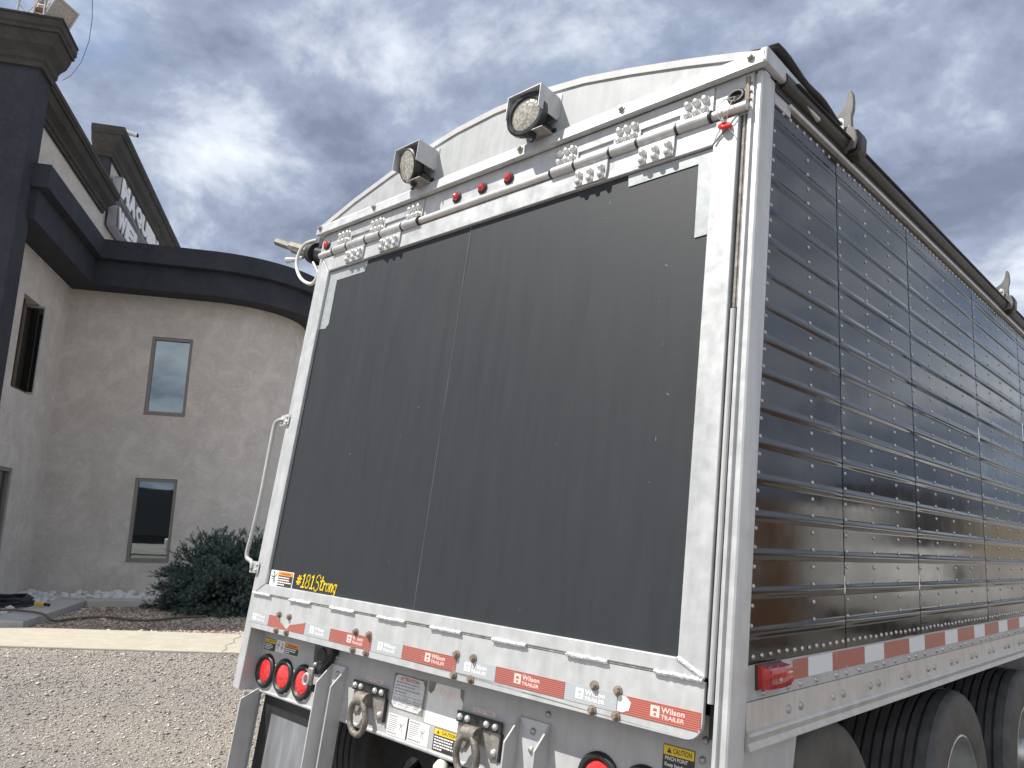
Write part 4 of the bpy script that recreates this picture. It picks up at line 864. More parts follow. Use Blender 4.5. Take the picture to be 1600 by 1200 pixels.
def dring(x0):
    d = thing('tie_down_ring', '', '', tuple(TR @ Vector((x0 + 0.107, 0.87, SO))), parent=tr)
    rear().poly([(x0, 0.927), (x0 + 0.214, 0.927), (x0 + 0.214, 0.812), (x0 + 0.165, 0.806), (x0 + 0.150, 0.84), (x0 + 0.06, 0.84), (x0 + 0.045, 0.812), (x0, 0.812)], SO, SO + 0.010).build('base_plate', 'steel', d, smooth=0, bevel=0.002)
    rear().box(x0 - 0.003, x0 + 0.220, 0.893, 0.931, SO + 0.0102, SO + 0.018).build('clamp_bar', 'black_rubber', d, smooth=0, bevel=0.002)
    rear().box(x0 + 0.2145, x0 + 0.2205, 0.805, 0.8925, SO, SO + 0.014).build('edge_strip', 'black_rubber', d, smooth=0)
    for bx_, bh in ((0.016, 0.912), (0.055, 0.912), (0.150, 0.912), (0.193, 0.912), (0.014, 0.829), (0.192, 0.829)):
        rear().dome((x0 + bx_, bh, SO + (0.018 if bh > 0.9 else 0.010)), (0, 0, 1), 0.0125, 0.012, 12).build('bolt', 'bright_bolt', d)
    rear().tube([(x0 + 0.060, 0.868, SO + 0.026), (x0 + 0.125, 0.868, SO + 0.026)], 0.028, 18).build('barrel', 'ring_steel', d)
    c = rear(); cp = (x0 + 0.093, 0.800, SO + 0.040); seg = 32; path = []
    for i in range(seg + 1):
        a = R(118 + 304 * i / seg); path.append((cp[0] + 0.052 * math.cos(a), cp[1] + 0.064 * math.sin(a), cp[2] + 0.006 * math.sin(a)))
    path = [(x0 + 0.064, 0.868, SO + 0.028)] + path + [(x0 + 0.122, 0.868, SO + 0.028)]
    c.tube(path, 0.0125, 12); c.build('ring', 'ring_steel', d)
    g = rear(); cx0 = x0 + 0.058; rear().box(cx0, cx0 + 0.112, 0.936, 0.952, SO, SO + 0.0012).build('label_plate', 'paper', d, smooth=0)
    add_text(rear(), 'NOT FOR TOWING', cx0 + 0.008, 0.9405, SO + 0.0016, 0.0105, 0.0002, fit=0.096).build('print', 'ink_red', d, smooth=0)
    fr_ = rear(); z = SO + 0.0016
    for pa, pb in (((0.002, 0.938), (0.110, 0.938)), ((0.002, 0.950), (0.110, 0.950)), ((0.002, 0.938), (0.002, 0.950)), ((0.110, 0.938), (0.110, 0.950))): fr_.ribbon([(cx0 + pa[0], pa[1]), (cx0 + pb[0], pb[1])], 0.0012, z)
    fr_.build('print', 'ink_red', d, smooth=0)
dring(0.858); dring(1.496)
# decals on the sill
d = decal(1.095, 1.292, 0.868, 0.996, SO + 0.0002, 'residue')
rear().poly([(1.105, 0.985), (1.12, 0.992), (1.27, 0.990), (1.284, 0.97), (1.280, 0.89), (1.262, 0.872), (1.12, 0.872), (1.098, 0.886)], SO + 0.0014, SO + 0.0019).build('paper_face', 'paper_worn', d, smooth=0)
add_text(rear(), 'ATTENTION', 1.135, 0.974, SO + 0.0024, 0.018, 0.0004, fit=0.115).build('print', 'ink_red', d, smooth=0)
g = bars(rear(), 1.112, 1.272, 0.925, 0.972, SO + 0.0019, 4, 0.4)
for xx in (1.145, 1.190, 1.235): g.box(xx, xx + 0.002, 0.876, 0.918, SO + 0.0019, SO + 0.0023)
for hh in (0.919, 0.907): g.box(1.108, 1.276, hh, hh + 0.0018, SO + 0.0019, SO + 0.0023)
for xx in (1.110, 1.150, 1.195, 1.240): bars(g, xx, xx + 0.033, 0.882, 0.904, SO + 0.0019, 3, 0.35)
g.build('print', 'ink_grey', d, smooth=0)
d = decal(1.306, 1.500, 0.852, 0.998, SO + 0.0002, 'paper')
rear().poly([(1.306, 0.998), (1.345, 0.998), (1.338, 0.970), (1.320, 0.955), (1.306, 0.965)], SO + 0.0014, SO + 0.0018).build('torn_corner', 'residue', d, smooth=0); rear().poly([(1.478, 0.998), (1.500, 0.998), (1.500, 0.955), (1.484, 0.97)], SO + 0.0014, SO + 0.0018).build('torn_corner', 'residue', d, smooth=0)
add_text(rear(), 'RNIN', 1.372, 0.958, SO + 0.0018, 0.038, 0.0, fit=0.085).build('print', 'print_pink', d, smooth=0)
for x0, x1 in ((1.096, 1.212), (1.222, 1.342)):
    d = decal(x0, x1, 0.770, 0.846, SO + 0.0002, 'paper'); g = bars(rear(), x0 + 0.006, x0 + 0.062, 0.785, 0.834, SO + 0.0014, 7, 0.35); bars(g, x0 + 0.006, x1 - 0.006, 0.774, 0.783, SO + 0.0014, 1, 0.5); bars(g, x0 + 0.006, x1 - 0.02, 0.836, 0.843, SO + 0.0014, 1, 0.6)
    g.ribbon([(x0 + 0.075, 0.795), (x0 + 0.082, 0.815), (x0 + 0.078, 0.83)], 0.003, SO + 0.0017); g.ribbon([(x0 + 0.072, 0.818), (x0 + 0.090, 0.812), (x0 + 0.096, 0.825)], 0.003, SO + 0.0017); g.ribbon([(x0 + 0.082, 0.812), (x0 + 0.092, 0.792)], 0.003, SO + 0.0017)
    g.build('print', 'ink_grey', d, smooth=0)
rear().box(1.2125, 1.2215, 0.772, 0.846, SO + 0.0002, SO + 0.0015).build('decal_divider', 'ink_black', tr, smooth=0)
def caution(x0, x1, h0, h1, lines, head='CAUTION', hc='ink_yellow', frac=0.36):
    d = decal(x0, x1, h0, h1, SO + 0.0002, 'ink_black'); hm = h1 - (h1 - h0) * frac
    rear().box(x0 + 0.002, x1 - 0.002, hm, h1 - 0.002, SO + 0.0014, SO + 0.0018).build('header_block', hc, d, smooth=0)
    w = x1 - x0; g = rear(); tx = x0 + w * 0.12; hh = (h1 - hm); g._add([(tx, hm + hh * 0.2, SO + 0.002), (tx + hh * 0.6, hm + hh * 0.2, SO + 0.002), (tx + hh * 0.3, hm + hh * 0.75, SO + 0.002)], [(0, 1, 2)])
    add_text(g, head, x0 + w * 0.32, hm + hh * 0.22, SO + 0.002, hh * 0.75, 0.0004, fit=w * 0.58); g.build('print', 'ink_black', d, smooth=0)
    g = rear()
    if isinstance(lines, int): bars(g, x0 + 0.006, x1 - 0.006, h0 + 0.003, hm - 0.003, SO + 0.0014, lines, 0.5)
    else:
        n = len(lines)
        for i, (t, fw) in enumerate(lines): add_text(g, t, x0 + 0.008, hm - (i + 0.85) * (hm - h0) / n, SO + 0.0018, (hm - h0) / n * 0.9, 0.0002, fit=w * fw)
    g.build('print', 'print_white', d, smooth=0); return d
caution(1.369, 1.503, 0.771, 0.848, 5, frac=0.30)
caution(2.343, 2.446, 0.925, 1.000, [('PINCH POINT', 0.72), ('Keep hands', 0.60), ('while in', 0.50)], frac=0.36)
caution(0.084, 0.178, 0.944, 0.997, 4, frac=0.36)
d = decal(0.188, 0.386, 0.948, 1.000, SO + 0.0002, 'paper'); rear().box(0.262, 0.384, 0.950, 0.980, SO + 0.0014, SO + 0.0018).build('print_block', 'ink_black', d, smooth=0); rear().box(0.262, 0.384, 0.980, 0.998, SO + 0.0014, SO + 0.0018).build('print_block', 'ink_orange', d, smooth=0)
bars(rear(), 0.266, 0.380, 0.952, 0.978, SO + 0.0018, 3).build('print', 'print_white', d, smooth=0); add_text(rear(), 'WARNING', 0.285, 0.983, SO + 0.002, 0.014, 0.0003, fit=0.08).build('print', 'ink_black', d, smooth=0)
g = rear(); g.ribbon([(0.200, 0.96), (0.212, 0.985), (0.206, 0.993)], 0.004, SO + 0.0016); g.ribbon([(0.196, 0.98), (0.218, 0.975)], 0.004, SO + 0.0016); g.ribbon([(0.235, 0.957), (0.245, 0.978), (0.240, 0.99)], 0.004, SO + 0.0016); g.ribbon([(0.230, 0.972), (0.252, 0.966)], 0.004, SO + 0.0016); g.build('pictogram', 'ink_black', d, smooth=0)
# rub brackets (U channels) on the sill
def channel(xa, xb, hb=0.18):
    t = 0.008; g = rear()
    g.box(xa, xb, hb, 0.965, SO + 0.0005, SO + 0.008); b = g.build('rub_bracket', 'alu', tr, smooth=0)
    for x in (xa, xb - t):
        f = G(TR @ Matrix(((0, 0, 1, x), (1, 0, 0, 0), (0, 1, 0, 0), (0, 0, 0, 1))))   # local x->height y->out z->x
        f.poly([(0.965, SO + 0.008), (0.888, -0.012), (hb, -0.012), (hb, SO + 0.008)], 0, t); f.build('flange', 'alu_white', b, smooth=0, bevel=0.0015)
    for h in (0.931, 0.875, 0.80): rear().dome(((xa + xb) / 2, h, SO + 0.008), (0, 0, 1), 0.012, 0.010, 12).build('bolt', 'galv', b)
channel(0.668, 0.783); channel(WID - 0.783 - 0.025, WID - 0.668)
f = G(TR @ Matrix(((0, 0, 1, 0.108), (1, 0, 0, 0), (0, 1, 0, 0), (0, 0, 0, 1)))); f.poly([(0.772, SO), (0.722, 0.005), (0.18, 0.005), (0.18, SO)], 0, 0.010); f.build('rub_bracket', 'alu_white', tr, smooth=0, bevel=0.0015)
rear().box(0.100, 0.1075, 0.18, 0.752, SO - 0.02, -0.01).build('rub_bracket', 'alu', tr, smooth=0)
for x, h in ((1.902, 0.993), (2.476, 1.035), (2.470, 0.983), (0.690, 0.995), (0.345, 0.782), (0.50, 0.782), (0.86, 0.785)): rear().dome((x, h, SO), (0, 0, 1), 0.0115, 0.010, 10).build('bolt', 'galv', tr)
# black hose holder with chain clamp
hh_ = thing('hose_holder', '', '', tuple(TR @ Vector((0.62, 0.98, SO))), parent=tr)
rear().poly([(0.565, 1.045), (0.700, 1.045), (0.702, 1.005), (0.668, 0.960), (0.640, 0.915), (0.600, 0.905), (0.576, 0.950), (0.566, 1.0)], SO + 0.001, SO + 0.045).build('holder', 'black_plastic', hh_, smooth=0, bevel=0.012)
rear().lathe([(0.034, 0), (0.030, 0.006), (0.0005, 0.004)], (0.640, 0.992, SO + 0.045), (0, 0, 1), 18).build('recess', 'dark_under', hh_)
rear().box(0.572, 0.612, 0.862, 0.935, SO + 0.045, SO + 0.062).build('buckle', 'steel', hh_, bevel=0.006); rear().torus((0.585, 0.885, SO + 0.068), (0.3, 0, 1), 0.014, 0.022, 0.006, (0, 1, 0)).build('link', 'alu_clean', hh_)
rear().dome((0.605, 0.950, SO + 0.046), (0, 0, 1), 0.010, 0.010, 10).build('rivet', 'alu_clean', hh_); rear().tube([(0.575, 0.880, SO + 0.06), (0.552, 0.872, SO + 0.05)], 0.008, 8).build('pin', 'alu_clean', hh_)
rear().box(0.580, 0.606, 0.835, 0.865, SO + 0.02, SO + 0.05).build('strap_end', 'black_rubber', hh_, bevel=0.005)
# mud flap behind the lights, dark structure and pale valve knob below the sill
rear().box(0.125, 0.655, 0.16, 0.752, SO - 0.040, SO - 0.030).build('mud_flap', 'black_rubber', tr, smooth=0)
rear().box(0.215, 0.655, 0.16, 0.672, SO - 0.0298, SO - 0.026).build('flap_plate', 'flap_metal', tr, smooth=0)
rear().box(0.064, 2.54, 0.60, 0.755, SO - 0.75, SO - 0.70).build('crossmember', 'dark_under', tr, smooth=0)
pt = rear(); ccx, cch, rr_ = 0.955, 0.56, 0.075; sq = []; ci = []
for i in range(32):
    a = 2 * math.pi * i / 32; c_, s_ = math.cos(a), math.sin(a); k = 1 / max(abs(c_), abs(s_)); sq.append((ccx + 0.20 * c_ * k, cch + 0.14 * s_ * k)); ci.append((ccx + rr_ * c_, cch + rr_ * s_))
pt.loft([[(x, y, SO - 0.30) for x, y in sq], [(x, y, SO - 0.30) for x, y in ci], [(x, y, SO - 0.29) for x, y in ci], [(x, y, SO - 0.29) for x, y in sq]], True, False); pt.build('frame_plate', 'dark_under', tr, smooth=0)
rear().box(1.10, 1.30, 0.30, 0.74, SO - 0.45, SO - 0.2).build('air_tank', 'dark_under', tr, bevel=0.06)
rear().box(1.45, 2.5, 0.25, 0.74, SO - 0.42, SO - 0.40).build('rear_plate', 'alu_warm', tr, smooth=0)
rear().tube([(1.40, 0.735, SO - 0.03), (1.43, 0.722, SO + 0.0), (1.455, 0.705, SO + 0.02)], [0.016, 0.030, 0.022], 12).build('valve_knob', 'knob', tr)
rear().box(1.42, 1.52, 0.68, 0.735, SO - 0.05, SO - 0.012).build('valve_body', 'dark_under', tr, bevel=0.006)

# --- right side: ribbed black sheets
RIBS = [2.96 - 0.1093 * i for i in range(16)]
def side_profile():
    zs = [(1.235, 0.0), (1.28, 0.0)]
    for z in RIBS[::-1]:
        zs += [(z - 0.0475, 0.0), (z - 0.021, 0.0), (z - 0.017, 0.0), (z - 0.0145, 0.0005), (z - 0.010, 0.0024), (z - 0.005, 0.0040), (z, 0.0045), (z + 0.005, 0.0040), (z + 0.010, 0.0024), (z + 0.0145, 0.0005), (z + 0.017, 0.0), (z + 0.021, 0.0)]
    zs += [(3.0, 0.0), (3.045, 0.0)]; return zs
PROF = side_profile()
seams = [None, 0.832, 1.651, 2.761, 3.871, 4.981, 6.09, 7.20, 8.31, 9.42, LEN]
def y_rear(z): return KT * (z - 1.0) + 0.085
def make_side(mir):
    X0 = -0.006
    for k in range(len(seams) - 1):
        g = G(TSD) if not mir else G(Matrix(((0, 0, -1, 0), (1, 0, 0, 0), (0, 1, 0, 0), (0, 0, 0, 1))))
        ncol = 13; rings = []; ph = random.random() * 6; bulge = [random.uniform(-1, 1) for _ in range(40)]
        for c in range(ncol):
            t = c / (ncol - 1); ring = []
            for i, (z, xo) in enumerate(PROF):
                a = y_rear(z) if k == 0 else seams[k] + 0.003; b = seams[k + 1] - 0.002
                y = a + (b - a) * t
                edge = 0.0012 * math.sin(z * 19 + ph) if t in (0, 1) and k > 0 else 0
                oc = 0.00035 * math.sin(math.pi * t * (2 + k % 2)) * bulge[int((z - 1.2) / 0.109)] * math.sin(((z - 1.322) / 0.1093 % 1) * math.pi)
                end = -0.003 * (xo / 0.0045) * (1 - min(1, min(t, 1 - t) / 0.06)) if (t < 0.06 or t > 0.94) else 0
                ring.append((y + edge, z, X0 + xo + end + oc + (0.001 if t == 0 else 0)))
            rings.append(ring)
        g.loft(rings, False, False)
        if mir: g.f = [f[::-1] for f in g.f]
        sheet = g.build('side_sheet', 'side', tr, smooth=40)
        if mir or k > 5: continue
        # rivets of this sheet: too small to pick apart singly
        rv = side(); colm = []
        if k == 0: colm = ['edge', 0.572]
        elif k == 1: colm = [0.855, 1.126, 1.402]
        elif k == 2: colm = [1.676, 1.93, 2.205, 2.482]
        else: colm = [seams[k] + 0.024 + 0.277 * j for j in range(4)]
        for cl in colm:
            for zr in RIBS:
                for dz in (0.036, 0.0905):
                    z = zr - dz
                    if z < 1.29: continue
                    y = y_rear(z) + 0.021 if cl == 'edge' else cl + random.uniform(-0.002, 0.002)
                    rv.dome((y, z, X0), (0, 0, 1), 0.0075, 0.0055, 8)
        ya = (seams[k] if k else y_rear(1.255) + 0.02); yb = seams[k + 1]
        y = ya + 0.02
        while y < yb - 0.01: rv.dome((y, 1.256 + random.uniform(-0.002, 0.002), X0), (0, 0, 1), 0.0085, 0.0055, 8); y += 0.0545
        ya = (seams[k] if k else y_rear(3.02) + 0.06); y = ya + 0.02
        while y < yb - 0.01: rv.dome((y, 3.018, X0), (0, 0, 1), 0.008, 0.006, 8); y += 0.056
        rv.build('rivets', 'rivet', sheet, kind='stuff')
        if k: side().box(seams[k] - 0.003, seams[k] + 0.003, 1.238, 3.04, X0 - 0.004, X0 - 0.0005).build('seam_gap', 'black_in', sheet, smooth=0)
make_side(False); make_side(True)
side().poly([(y_rear(z) - 0.006, z) for z in (1.235, 3.03)] + [(y_rear(z) + 0.008, z) for z in (3.03, 1.235)], -0.0068, -0.0045).build('sealant_line', 'black_rubber', tr, smooth=0)
# top rail, drip edge, tarp tube, tarp
side().box(0.40, LEN, 3.046, 3.062, -0.03, 0.012).build('drip_edge', 'alu_warm', tr, smooth=0, bevel=0.003)
side().box(0.30, LEN, 3.0625, 3.125, -0.03, 0.006).build('top_rail', 'alu_dark', tr, smooth=0)
side().box(0.30, 0.42, 3.02, 3.10, -0.03, 0.0005).build('rail_end', 'alu', tr, smooth=0)
G().box(-0.006, 0.03, 0.30, LEN, 3.045, 3.125).build('top_rail', 'alu_dark', tr, smooth=0)
G().tube([(2.588, 0.33, 3.118), (2.588, LEN, 3.118)], 0.036, 18).build('tarp_tube', 'alu_dark', tr)
tpn = 22; rings = []
for y in np.arange(0.40, LEN + 0.01, 0.3):
    sag = 0.012 * math.sin(y * 5.2); rings.append([(2.632 - 2.66 * i / tpn, y + (0.02 * math.sin(i * 1.7) if y < 0.5 else 0), 3.120 + 0.30 * math.sin(math.pi * i / tpn) ** 0.8 + (sag if 0 < i < tpn else 0)) for i in range(tpn + 1)])
tp = G().loft(rings, False, False).build('tarp', 'tarp', tr, smooth=60); so = tp.modifiers.new('thick', 'SOLIDIFY'); so.thickness = 0.004
fl_g = G(); fl_g.loft([[(2.618 - 0.10 * t, 0.27 + 0.34 * u_, 3.212 + 0.008 * math.sin(7 * u_) - 0.030 * u_ + 0.012 * t) for t in (0, 0.5, 1)] for u_ in np.linspace(0, 1.6, 12)], False, False)
ff = fl_g.build('tarp_flap', 'tarp', tr, smooth=60); so = ff.modifiers.new('thick', 'SOLIDIFY'); so.thickness = 0.006
# tarp stops (curved horns)
def horn(y):
    h = thing('tarp_stop', '', '', (2.59, y, 3.13), parent=tr)
    HM = Matrix(((1, 0, 0, 0), (0, 0, -1, y), (0, 1, 0, 0), (0, 0, 0, 1)))     # local x -> x, y -> z, extrude -> -y
    left = [(2.520, 3.10), (2.530, 3.150), (2.545, 3.190), (2.549, 3.222), (2.556, 3.238), (2.572, 3.246), (2.592, 3.262), (2.607, 3.284), (2.614, 3.308), (2.617, 3.330)]
    rightp = [(2.6225, 3.339), (2.630, 3.335), (2.636, 3.318), (2.638, 3.285), (2.636, 3.255), (2.628, 3.228), (2.628, 3.180), (2.632, 3.140), (2.622, 3.105), (2.600, 3.082), (2.560, 3.078), (2.530, 3.086)]
    G(HM).poly(left + rightp, 0.030, 0.052).build('horn', 'horn_steel', h, smooth=40, bevel=0.003)
    G(HM).poly([(2.520, 3.074), (2.630, 3.070), (2.650, 3.092), (2.654, 3.150), (2.642, 3.180), (2.600, 3.192), (2.545, 3.184), (2.515, 3.150)], -0.045, 0.0298).build('clamp', 'alu_dark', h, smooth=40, bevel=0.010)
    G(HM).poly([(2.566, 3.082), (2.640, 3.082), (2.652, 3.120), (2.646, 3.160), (2.622, 3.186), (2.600, 3.150)], 0.0525, 0.066).build('cheek', 'horn_steel', h, smooth=0, bevel=0.005)
    G(HM).poly([(2.578, 3.205), (2.586, 3.217), (2.600, 3.217), (2.609, 3.205), (2.606, 3.170), (2.594, 3.135), (2.583, 3.172)], 0.0665, 0.074).build('pointer', 'alu_clean', h, smooth=0, bevel=0.003)
    G(HM).dome((2.594, 3.198, 0.074), (0, 0, 1), 0.007, 0.007, 10).build('bolt', 'galv', h)
    return h
horn(0.94); horn(3.54)
# lower rails with tape, bolts, marker light
side().box(0.100, LEN, 1.141, 1.2345, -0.05, -0.0005).build('tape_rail', 'alu_white', tr, smooth=0)
k = 0; y = 0.70
side().box(0.399, 0.507, 1.172, 1.229, -0.0005, 0.0009).build('reflective_tape', 'tape_red_side', tr, smooth=0); side().box(0.508, 0.699, 1.172, 1.229, -0.0005, 0.0008).build('reflective_tape', 'tape_white_side', tr, smooth=0)
while y < 6.5:
    side().box(y, y + 0.288, 1.172, 1.229, -0.0005, 0.0009).build('reflective_tape', 'tape_red_side', tr, smooth=0)
    side().box(y + 0.289, y + 0.486, 1.172, 1.229, -0.0005, 0.0008).build('reflective_tape', 'tape_white_side', tr, smooth=0); y += 0.487
y = 0.2; k = 0
rg2 = side()
while y < 7:
    rg2.dome((y, 1.156, -0.0005), (0, 0, 1), 0.0095, 0.007, 8)
    y += 0.163 if k % 3 == 0 else (0.086 if k % 3 == 1 else 0.119); k += 1
rg2.build('rivets', 'rivet', tr, kind='stuff')
# bottom rail: flat web, ridge and sloping foot
web = [(1.1395, -0.05), (1.1395, 0.003), (1.074, 0.003), (1.066, 0.004), (1.061, 0.012), (1.054, 0.015), (1.036, 0.008), (1.028, 0.013), (1.018, 0.015), (1.018, -0.05)]
side().loft([[(0.094, z, x) for z, x in web], [(LEN, z, x) for z, x in web]], True, True).build('bottom_rail', 'alu_warm', tr, smooth=25)
y = 0.358
for k in range(20):
    for dy in (0, 0.085): side().lathe([(0.0005, 0.008), (0.007, 0.008), (0.0115, 0.005), (0.0135, 0.0)], (y + dy, 1.094, 0.003), (0, 0, 1), 10).build('rail_bolt', 'galv', tr)
    y += 0.3345
ml = side().box(0.152, 0.312, 1.166, 1.236, -0.0005, 0.006).build('side_marker_light', 'black_rubber', tr, smooth=0, bevel=0.003)
mg = side(); rings = []
for yy, dz in ((0.156, 0.030), (0.163, 0.046), (0.23, 0.052), (0.296, 0.046), (0.307, 0.030)):
    rings.append([(yy, 1.169, 0.004), (yy, 1.173, dz * 0.85), (yy, 1.186, dz), (yy, 1.216, dz), (yy, 1.229, dz * 0.85), (yy, 1.233, 0.004)])
mg.loft(rings, True, True); mg.build('lens', 'lens_red_deep', ml, smooth=40)
side().dome((0.205, 1.198, 0.050), (0, 0, 1), 0.007, 0.006, 10).build('screw', 'galv', ml)
side().poly([(0.094, 1.0135), (0.440, 1.0135), (0.285, 0.52), (0.06, 0.52)], -0.02, -0.008).build('fender_plate', 'alu_white', tr, smooth=0)
# --- running gear
def wheel(xo, yc, zc, mir):
    w = thing('wheel', '', '', (xo, yc, zc), parent=tr); s = -1 if mir else 1
    Rr, wd = 0.500, 0.46; n_g = 8; prof = [(0.290, 0.018), (0.300, 0.004), (0.340, -0.004), (0.400, -0.010), (0.440, -0.004), (0.470, 0.006), (0.487, 0.020), (0.4965, 0.038), (Rr - 0.004, 0.046)]
    sp_ = (wd - 0.092) / (n_g + 0.0)
    for i in range(n_g + 1):
        c = 0.046 + sp_ * i
        if i > 0: prof.append((Rr, c - sp_ + 0.012 if i == 1 else c - sp_ + 0.0085)); prof.append((Rr, c - 0.0078))
        if i < n_g or True: prof += [(Rr - 0.018, c - 0.0065), (Rr - 0.018, c + 0.0065)] if 0 < i < n_g else []
        if 0 < i < n_g: prof.append((Rr, c + 0.0078))
    prof += [(Rr - 0.004, wd - 0.046), (0.4965, wd - 0.038), (0.470, wd - 0.006), (0.40, wd + 0.008), (0.30, wd - 0.004), (0.29, wd - 0.02)]
    ty = G().lathe(prof, (xo, yc, zc), (-s, 0, 0), 72); t = ty.build('tyre', 'tyre', w, smooth=25)
    t.data.materials.append(M['tyre_dusty'])
    for p in t.data.polygons:
        c = p.center; rad = math.hypot(c.y - yc, c.z - zc)
        if rad < 0.478: p.material_index = 1
    rp = [(0.296, 0.020), (0.300, 0.008), (0.290, 0.004), (0.280, 0.014), (0.272, 0.050), (0.262, 0.10), (0.250, 0.135), (0.205, 0.150), (0.165, 0.140), (0.150, 0.112), (0.105, 0.108), (0.100, 0.03), (0.090, 0.012), (0.0005, 0.010)]
    G().lathe(rp, (xo, yc, zc), (-s, 0, 0), 48).build('rim', 'rim', w, smooth=30)
    for i in range(10):
        a = 2 * math.pi * i / 10 + 0.2
        G().lathe([(0.0005, 0.002), (0.024, 0.002), (0.026, -0.004)], (xo - s * 0.143, yc + 0.226 * math.cos(a), zc + 0.226 * math.sin(a)), (s, 0, 0), 12).build('hand_hole', 'black_in', w)
        G().cyl((xo - s * 0.112, yc + 0.13 * math.cos(a + .3), zc + 0.13 * math.sin(a + .3)), (xo - s * 0.085, yc + 0.13 * math.cos(a + .3), zc + 0.13 * math.sin(a + .3)), 0.016, 6).build('lug_nut', 'bright_bolt', w)
    return w
for yc, zc in ((0.86, 0.485), (2.50, 0.403), (3.95, 0.375)):
    wheel(2.50, yc, zc, False); wheel(0.09, yc, zc, True)
    G().cyl((0.3, yc, zc), (2.3, yc, zc), 0.07, 16).build('axle', 'dark_under', tr)
for x in (0.62, 1.90): G().box(x, x + 0.09, 0.35, 5.0, 0.70, 0.98).build('frame_beam', 'dark_under', tr, smooth=0)
# floor and hoppers
G().box(0.03, 2.56, 0.12, LEN, 1.00, 1.03).build('floor', 'dark_under', tr, smooth=0)
for yc in (6.3, 8.9):
    g = G(); a = [(0.08, yc - 1.1, 1.0), (2.51, yc - 1.1, 1.0), (2.51, yc + 1.1, 1.0), (0.08, yc + 1.1, 1.0)]; b = [(0.95, yc - 0.35, 0.62), (1.64, yc - 0.35, 0.62), (1.64, yc + 0.35, 0.62), (0.95, yc + 0.35, 0.62)]
    g.loft([b, a], True, True); g.build('hopper', 'alu_warm', tr, smooth=0)
G().box(0.02, 2.57, LEN - 0.02, LEN, 1.02, 3.15).build('front_wall', 'alu_warm', tr, smooth=0)
for x in (0.7, 1.8): G().box(x, x + 0.1, LEN - 1.2, LEN - 1.1, -0.06, 1.0).build('landing_leg', 'steel', tr, smooth=0); G().box(x - 0.05, x + 0.15, LEN - 1.28, LEN - 1.02, 0.0, 0.05).build('landing_foot', 'steel', tr, smooth=0)

# ================================================================== yard things out of view, some of them stand-ins added for their reflections
ct = thing('orange_stand_in', 'plain orange box, stand-in for a machine, added for its reflection in the side sheets', 'container', (8.4, 11.0, -0.09))  # unseen orange stand-in, added so the side sheets mirror an orange shape
G().box(7.3, 9.5, 9.3, 11.1, 0.05, 2.25).build('stand_in_body', 'orange', ct, smooth=0)
for i in range(9): G().box(7.26, 7.3, 9.35 + i * 0.2, 9.45 + i * 0.2, 0.2, 2.1).build('corrugation', 'orange', ct, smooth=0)
for y in (9.28, 11.0): G().box(7.24, 7.4, y, y + 0.13, -0.095, 2.30).build('corner_post', 'steel', ct, smooth=0)
def pickup(x, y, rz, mat, label, nm='pickup_truck'):
    T = Matrix.Translation((x, y, -0.09)) @ Matrix.Rotation(rz, 4, 'Z'); t = thing(nm, label, 'truck', (x, y, -0.09))
    TT = T @ Matrix(((1, 0, 0, 0), (0, 0, -1, 0), (0, 1, 0, 0), (0, 0, 0, 1)))
    G(TT).poly([(-2.8, 0.5), (-2.85, 0.95), (-1.0, 1.02), (-0.9, 1.02), (1.35, 1.05), (2.55, 0.95), (2.7, 0.55), (2.55, 0.42), (-2.7, 0.42)], -0.98, 0.98).build('body', mat, t, smooth=30, bevel=0.05)
    G(TT).poly([(-0.95, 1.02), (-0.75, 1.72), (0.55, 1.74), (1.30, 1.05)], -0.86, 0.86).build('cab', mat, t, smooth=30, bevel=0.06)
    for s in (-1, 1): G(TT).poly([(-0.75, 1.10), (-0.64, 1.62), (0.48, 1.64), (1.0, 1.10)], s * 0.862, s * 0.872).build('side_window', 'glass', t, smooth=0)
    for wx in (-1.75, 1.75):
        for s in (-1, 1): G(TT).lathe([(0.0005, 0.10), (0.20, 0.10), (0.22, 0.12), (0.38, 0.11), (0.40, 0.0), (0.38, -0.11), (0.0005, -0.11)], (wx, 0.40, s * 0.90), (0, 0, s), 28).build('wheel', 'tyre', t, smooth=30)
    return t
pickup(6.9, 16.2, R(95), 'white_paint', 'white pickup parked in the yard, mirrored in the black side sheets')
pickup(7.5, -9.5, R(-22), 'white_paint', 'white pickup parked behind the viewer, mirrored in the lower window')
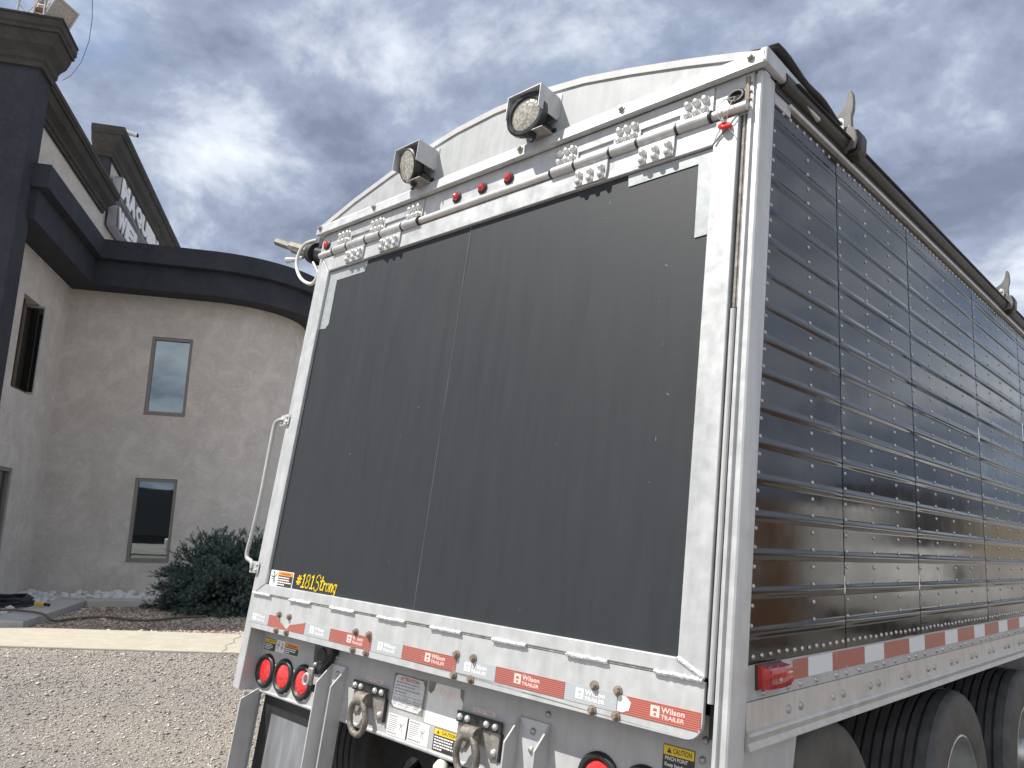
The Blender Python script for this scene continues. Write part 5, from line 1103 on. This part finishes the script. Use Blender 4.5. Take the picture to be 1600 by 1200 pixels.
def truck_stand_in(x, y, rz, label, boxm):  # simple dark stand-in, added out of view for its reflection
    lt = thing('truck_stand_in', label, 'truck', (x, y, -0.09)); LT = Matrix.Translation((x, y, -0.09)) @ Matrix.Rotation(rz, 4, 'Z')
    G(LT).box(-4.5, 3.0, -1.25, 1.25, 0.95, 3.4).build('cargo_box', boxm, lt, smooth=0, bevel=0.04)
    G(LT).box(3.1, 5.2, -1.15, 1.15, 0.6, 2.7).build('cab', 'white_paint', lt, smooth=0, bevel=0.12)
    G(LT).box(-4.4, 5.0, -0.5, 0.5, 0.55, 0.94).build('chassis', 'dark_under', lt, smooth=0)
    for s_ in (-1, 1): G(LT).box(3.5, 4.9, s_ * 1.152, s_ * 1.16, 1.7, 2.5).build('side_window', 'glass', lt, smooth=0)
    for wx in (-3.2, -2.1, 4.2):
        for s_ in (-1, 1): G(LT).lathe([(0.0005, 0.12), (0.24, 0.12), (0.48, 0.13), (0.50, 0.0), (0.48, -0.13), (0.0005, -0.13)], (wx, s_ * 1.02, 0.5), (0, s_, 0), 28).build('wheel', 'tyre', lt, smooth=30)
truck_stand_in(11.9, -16.8, R(57.7), 'plain dark truck stand-in, added unseen to darken the lower window reflection', 'dark_under')  # added behind the viewer so the lower window reflects something dark
truck_stand_in(9.8, 23.5, R(-92), 'plain dark truck stand-in beyond the white pickup, added to darken the side sheet reflections', 'dark_under')  # added out of view to darken the low reflections on the side
sh = thing('metal_shed', 'long tan metal shed across the yard, mirrored in the black side sheets', 'shed', (34, 40, 0))
G().box(26, 30, 22, 70, 0, 4.2).build('wall', 'metal_shed', sh, smooth=0); G().box(25.7, 30.3, 21.7, 70.3, 4.2, 4.5).build('roof', 'cornice', sh, smooth=0)
for i in range(6): G().box(25.97, 26.0, 25 + i * 7.3, 29 + i * 7.3, 0.1, 3.4).build('door', 'white_frame', sh, smooth=0)
hl = G(); rings = []
for a in range(-30, 171, 5):
    r0 = 240; h = 9 + 5 * math.sin(a * 0.11) + 4 * math.sin(a * 0.27 + 1); c, s = math.cos(R(a)), math.sin(R(a)); rings.append([(r0 * c, r0 * s, -1), ((r0 + 40) * c, (r0 + 40) * s, h)])
hl.loft(rings, False, False); struct(hl.build('hills', 'brown_hill', smooth=60))
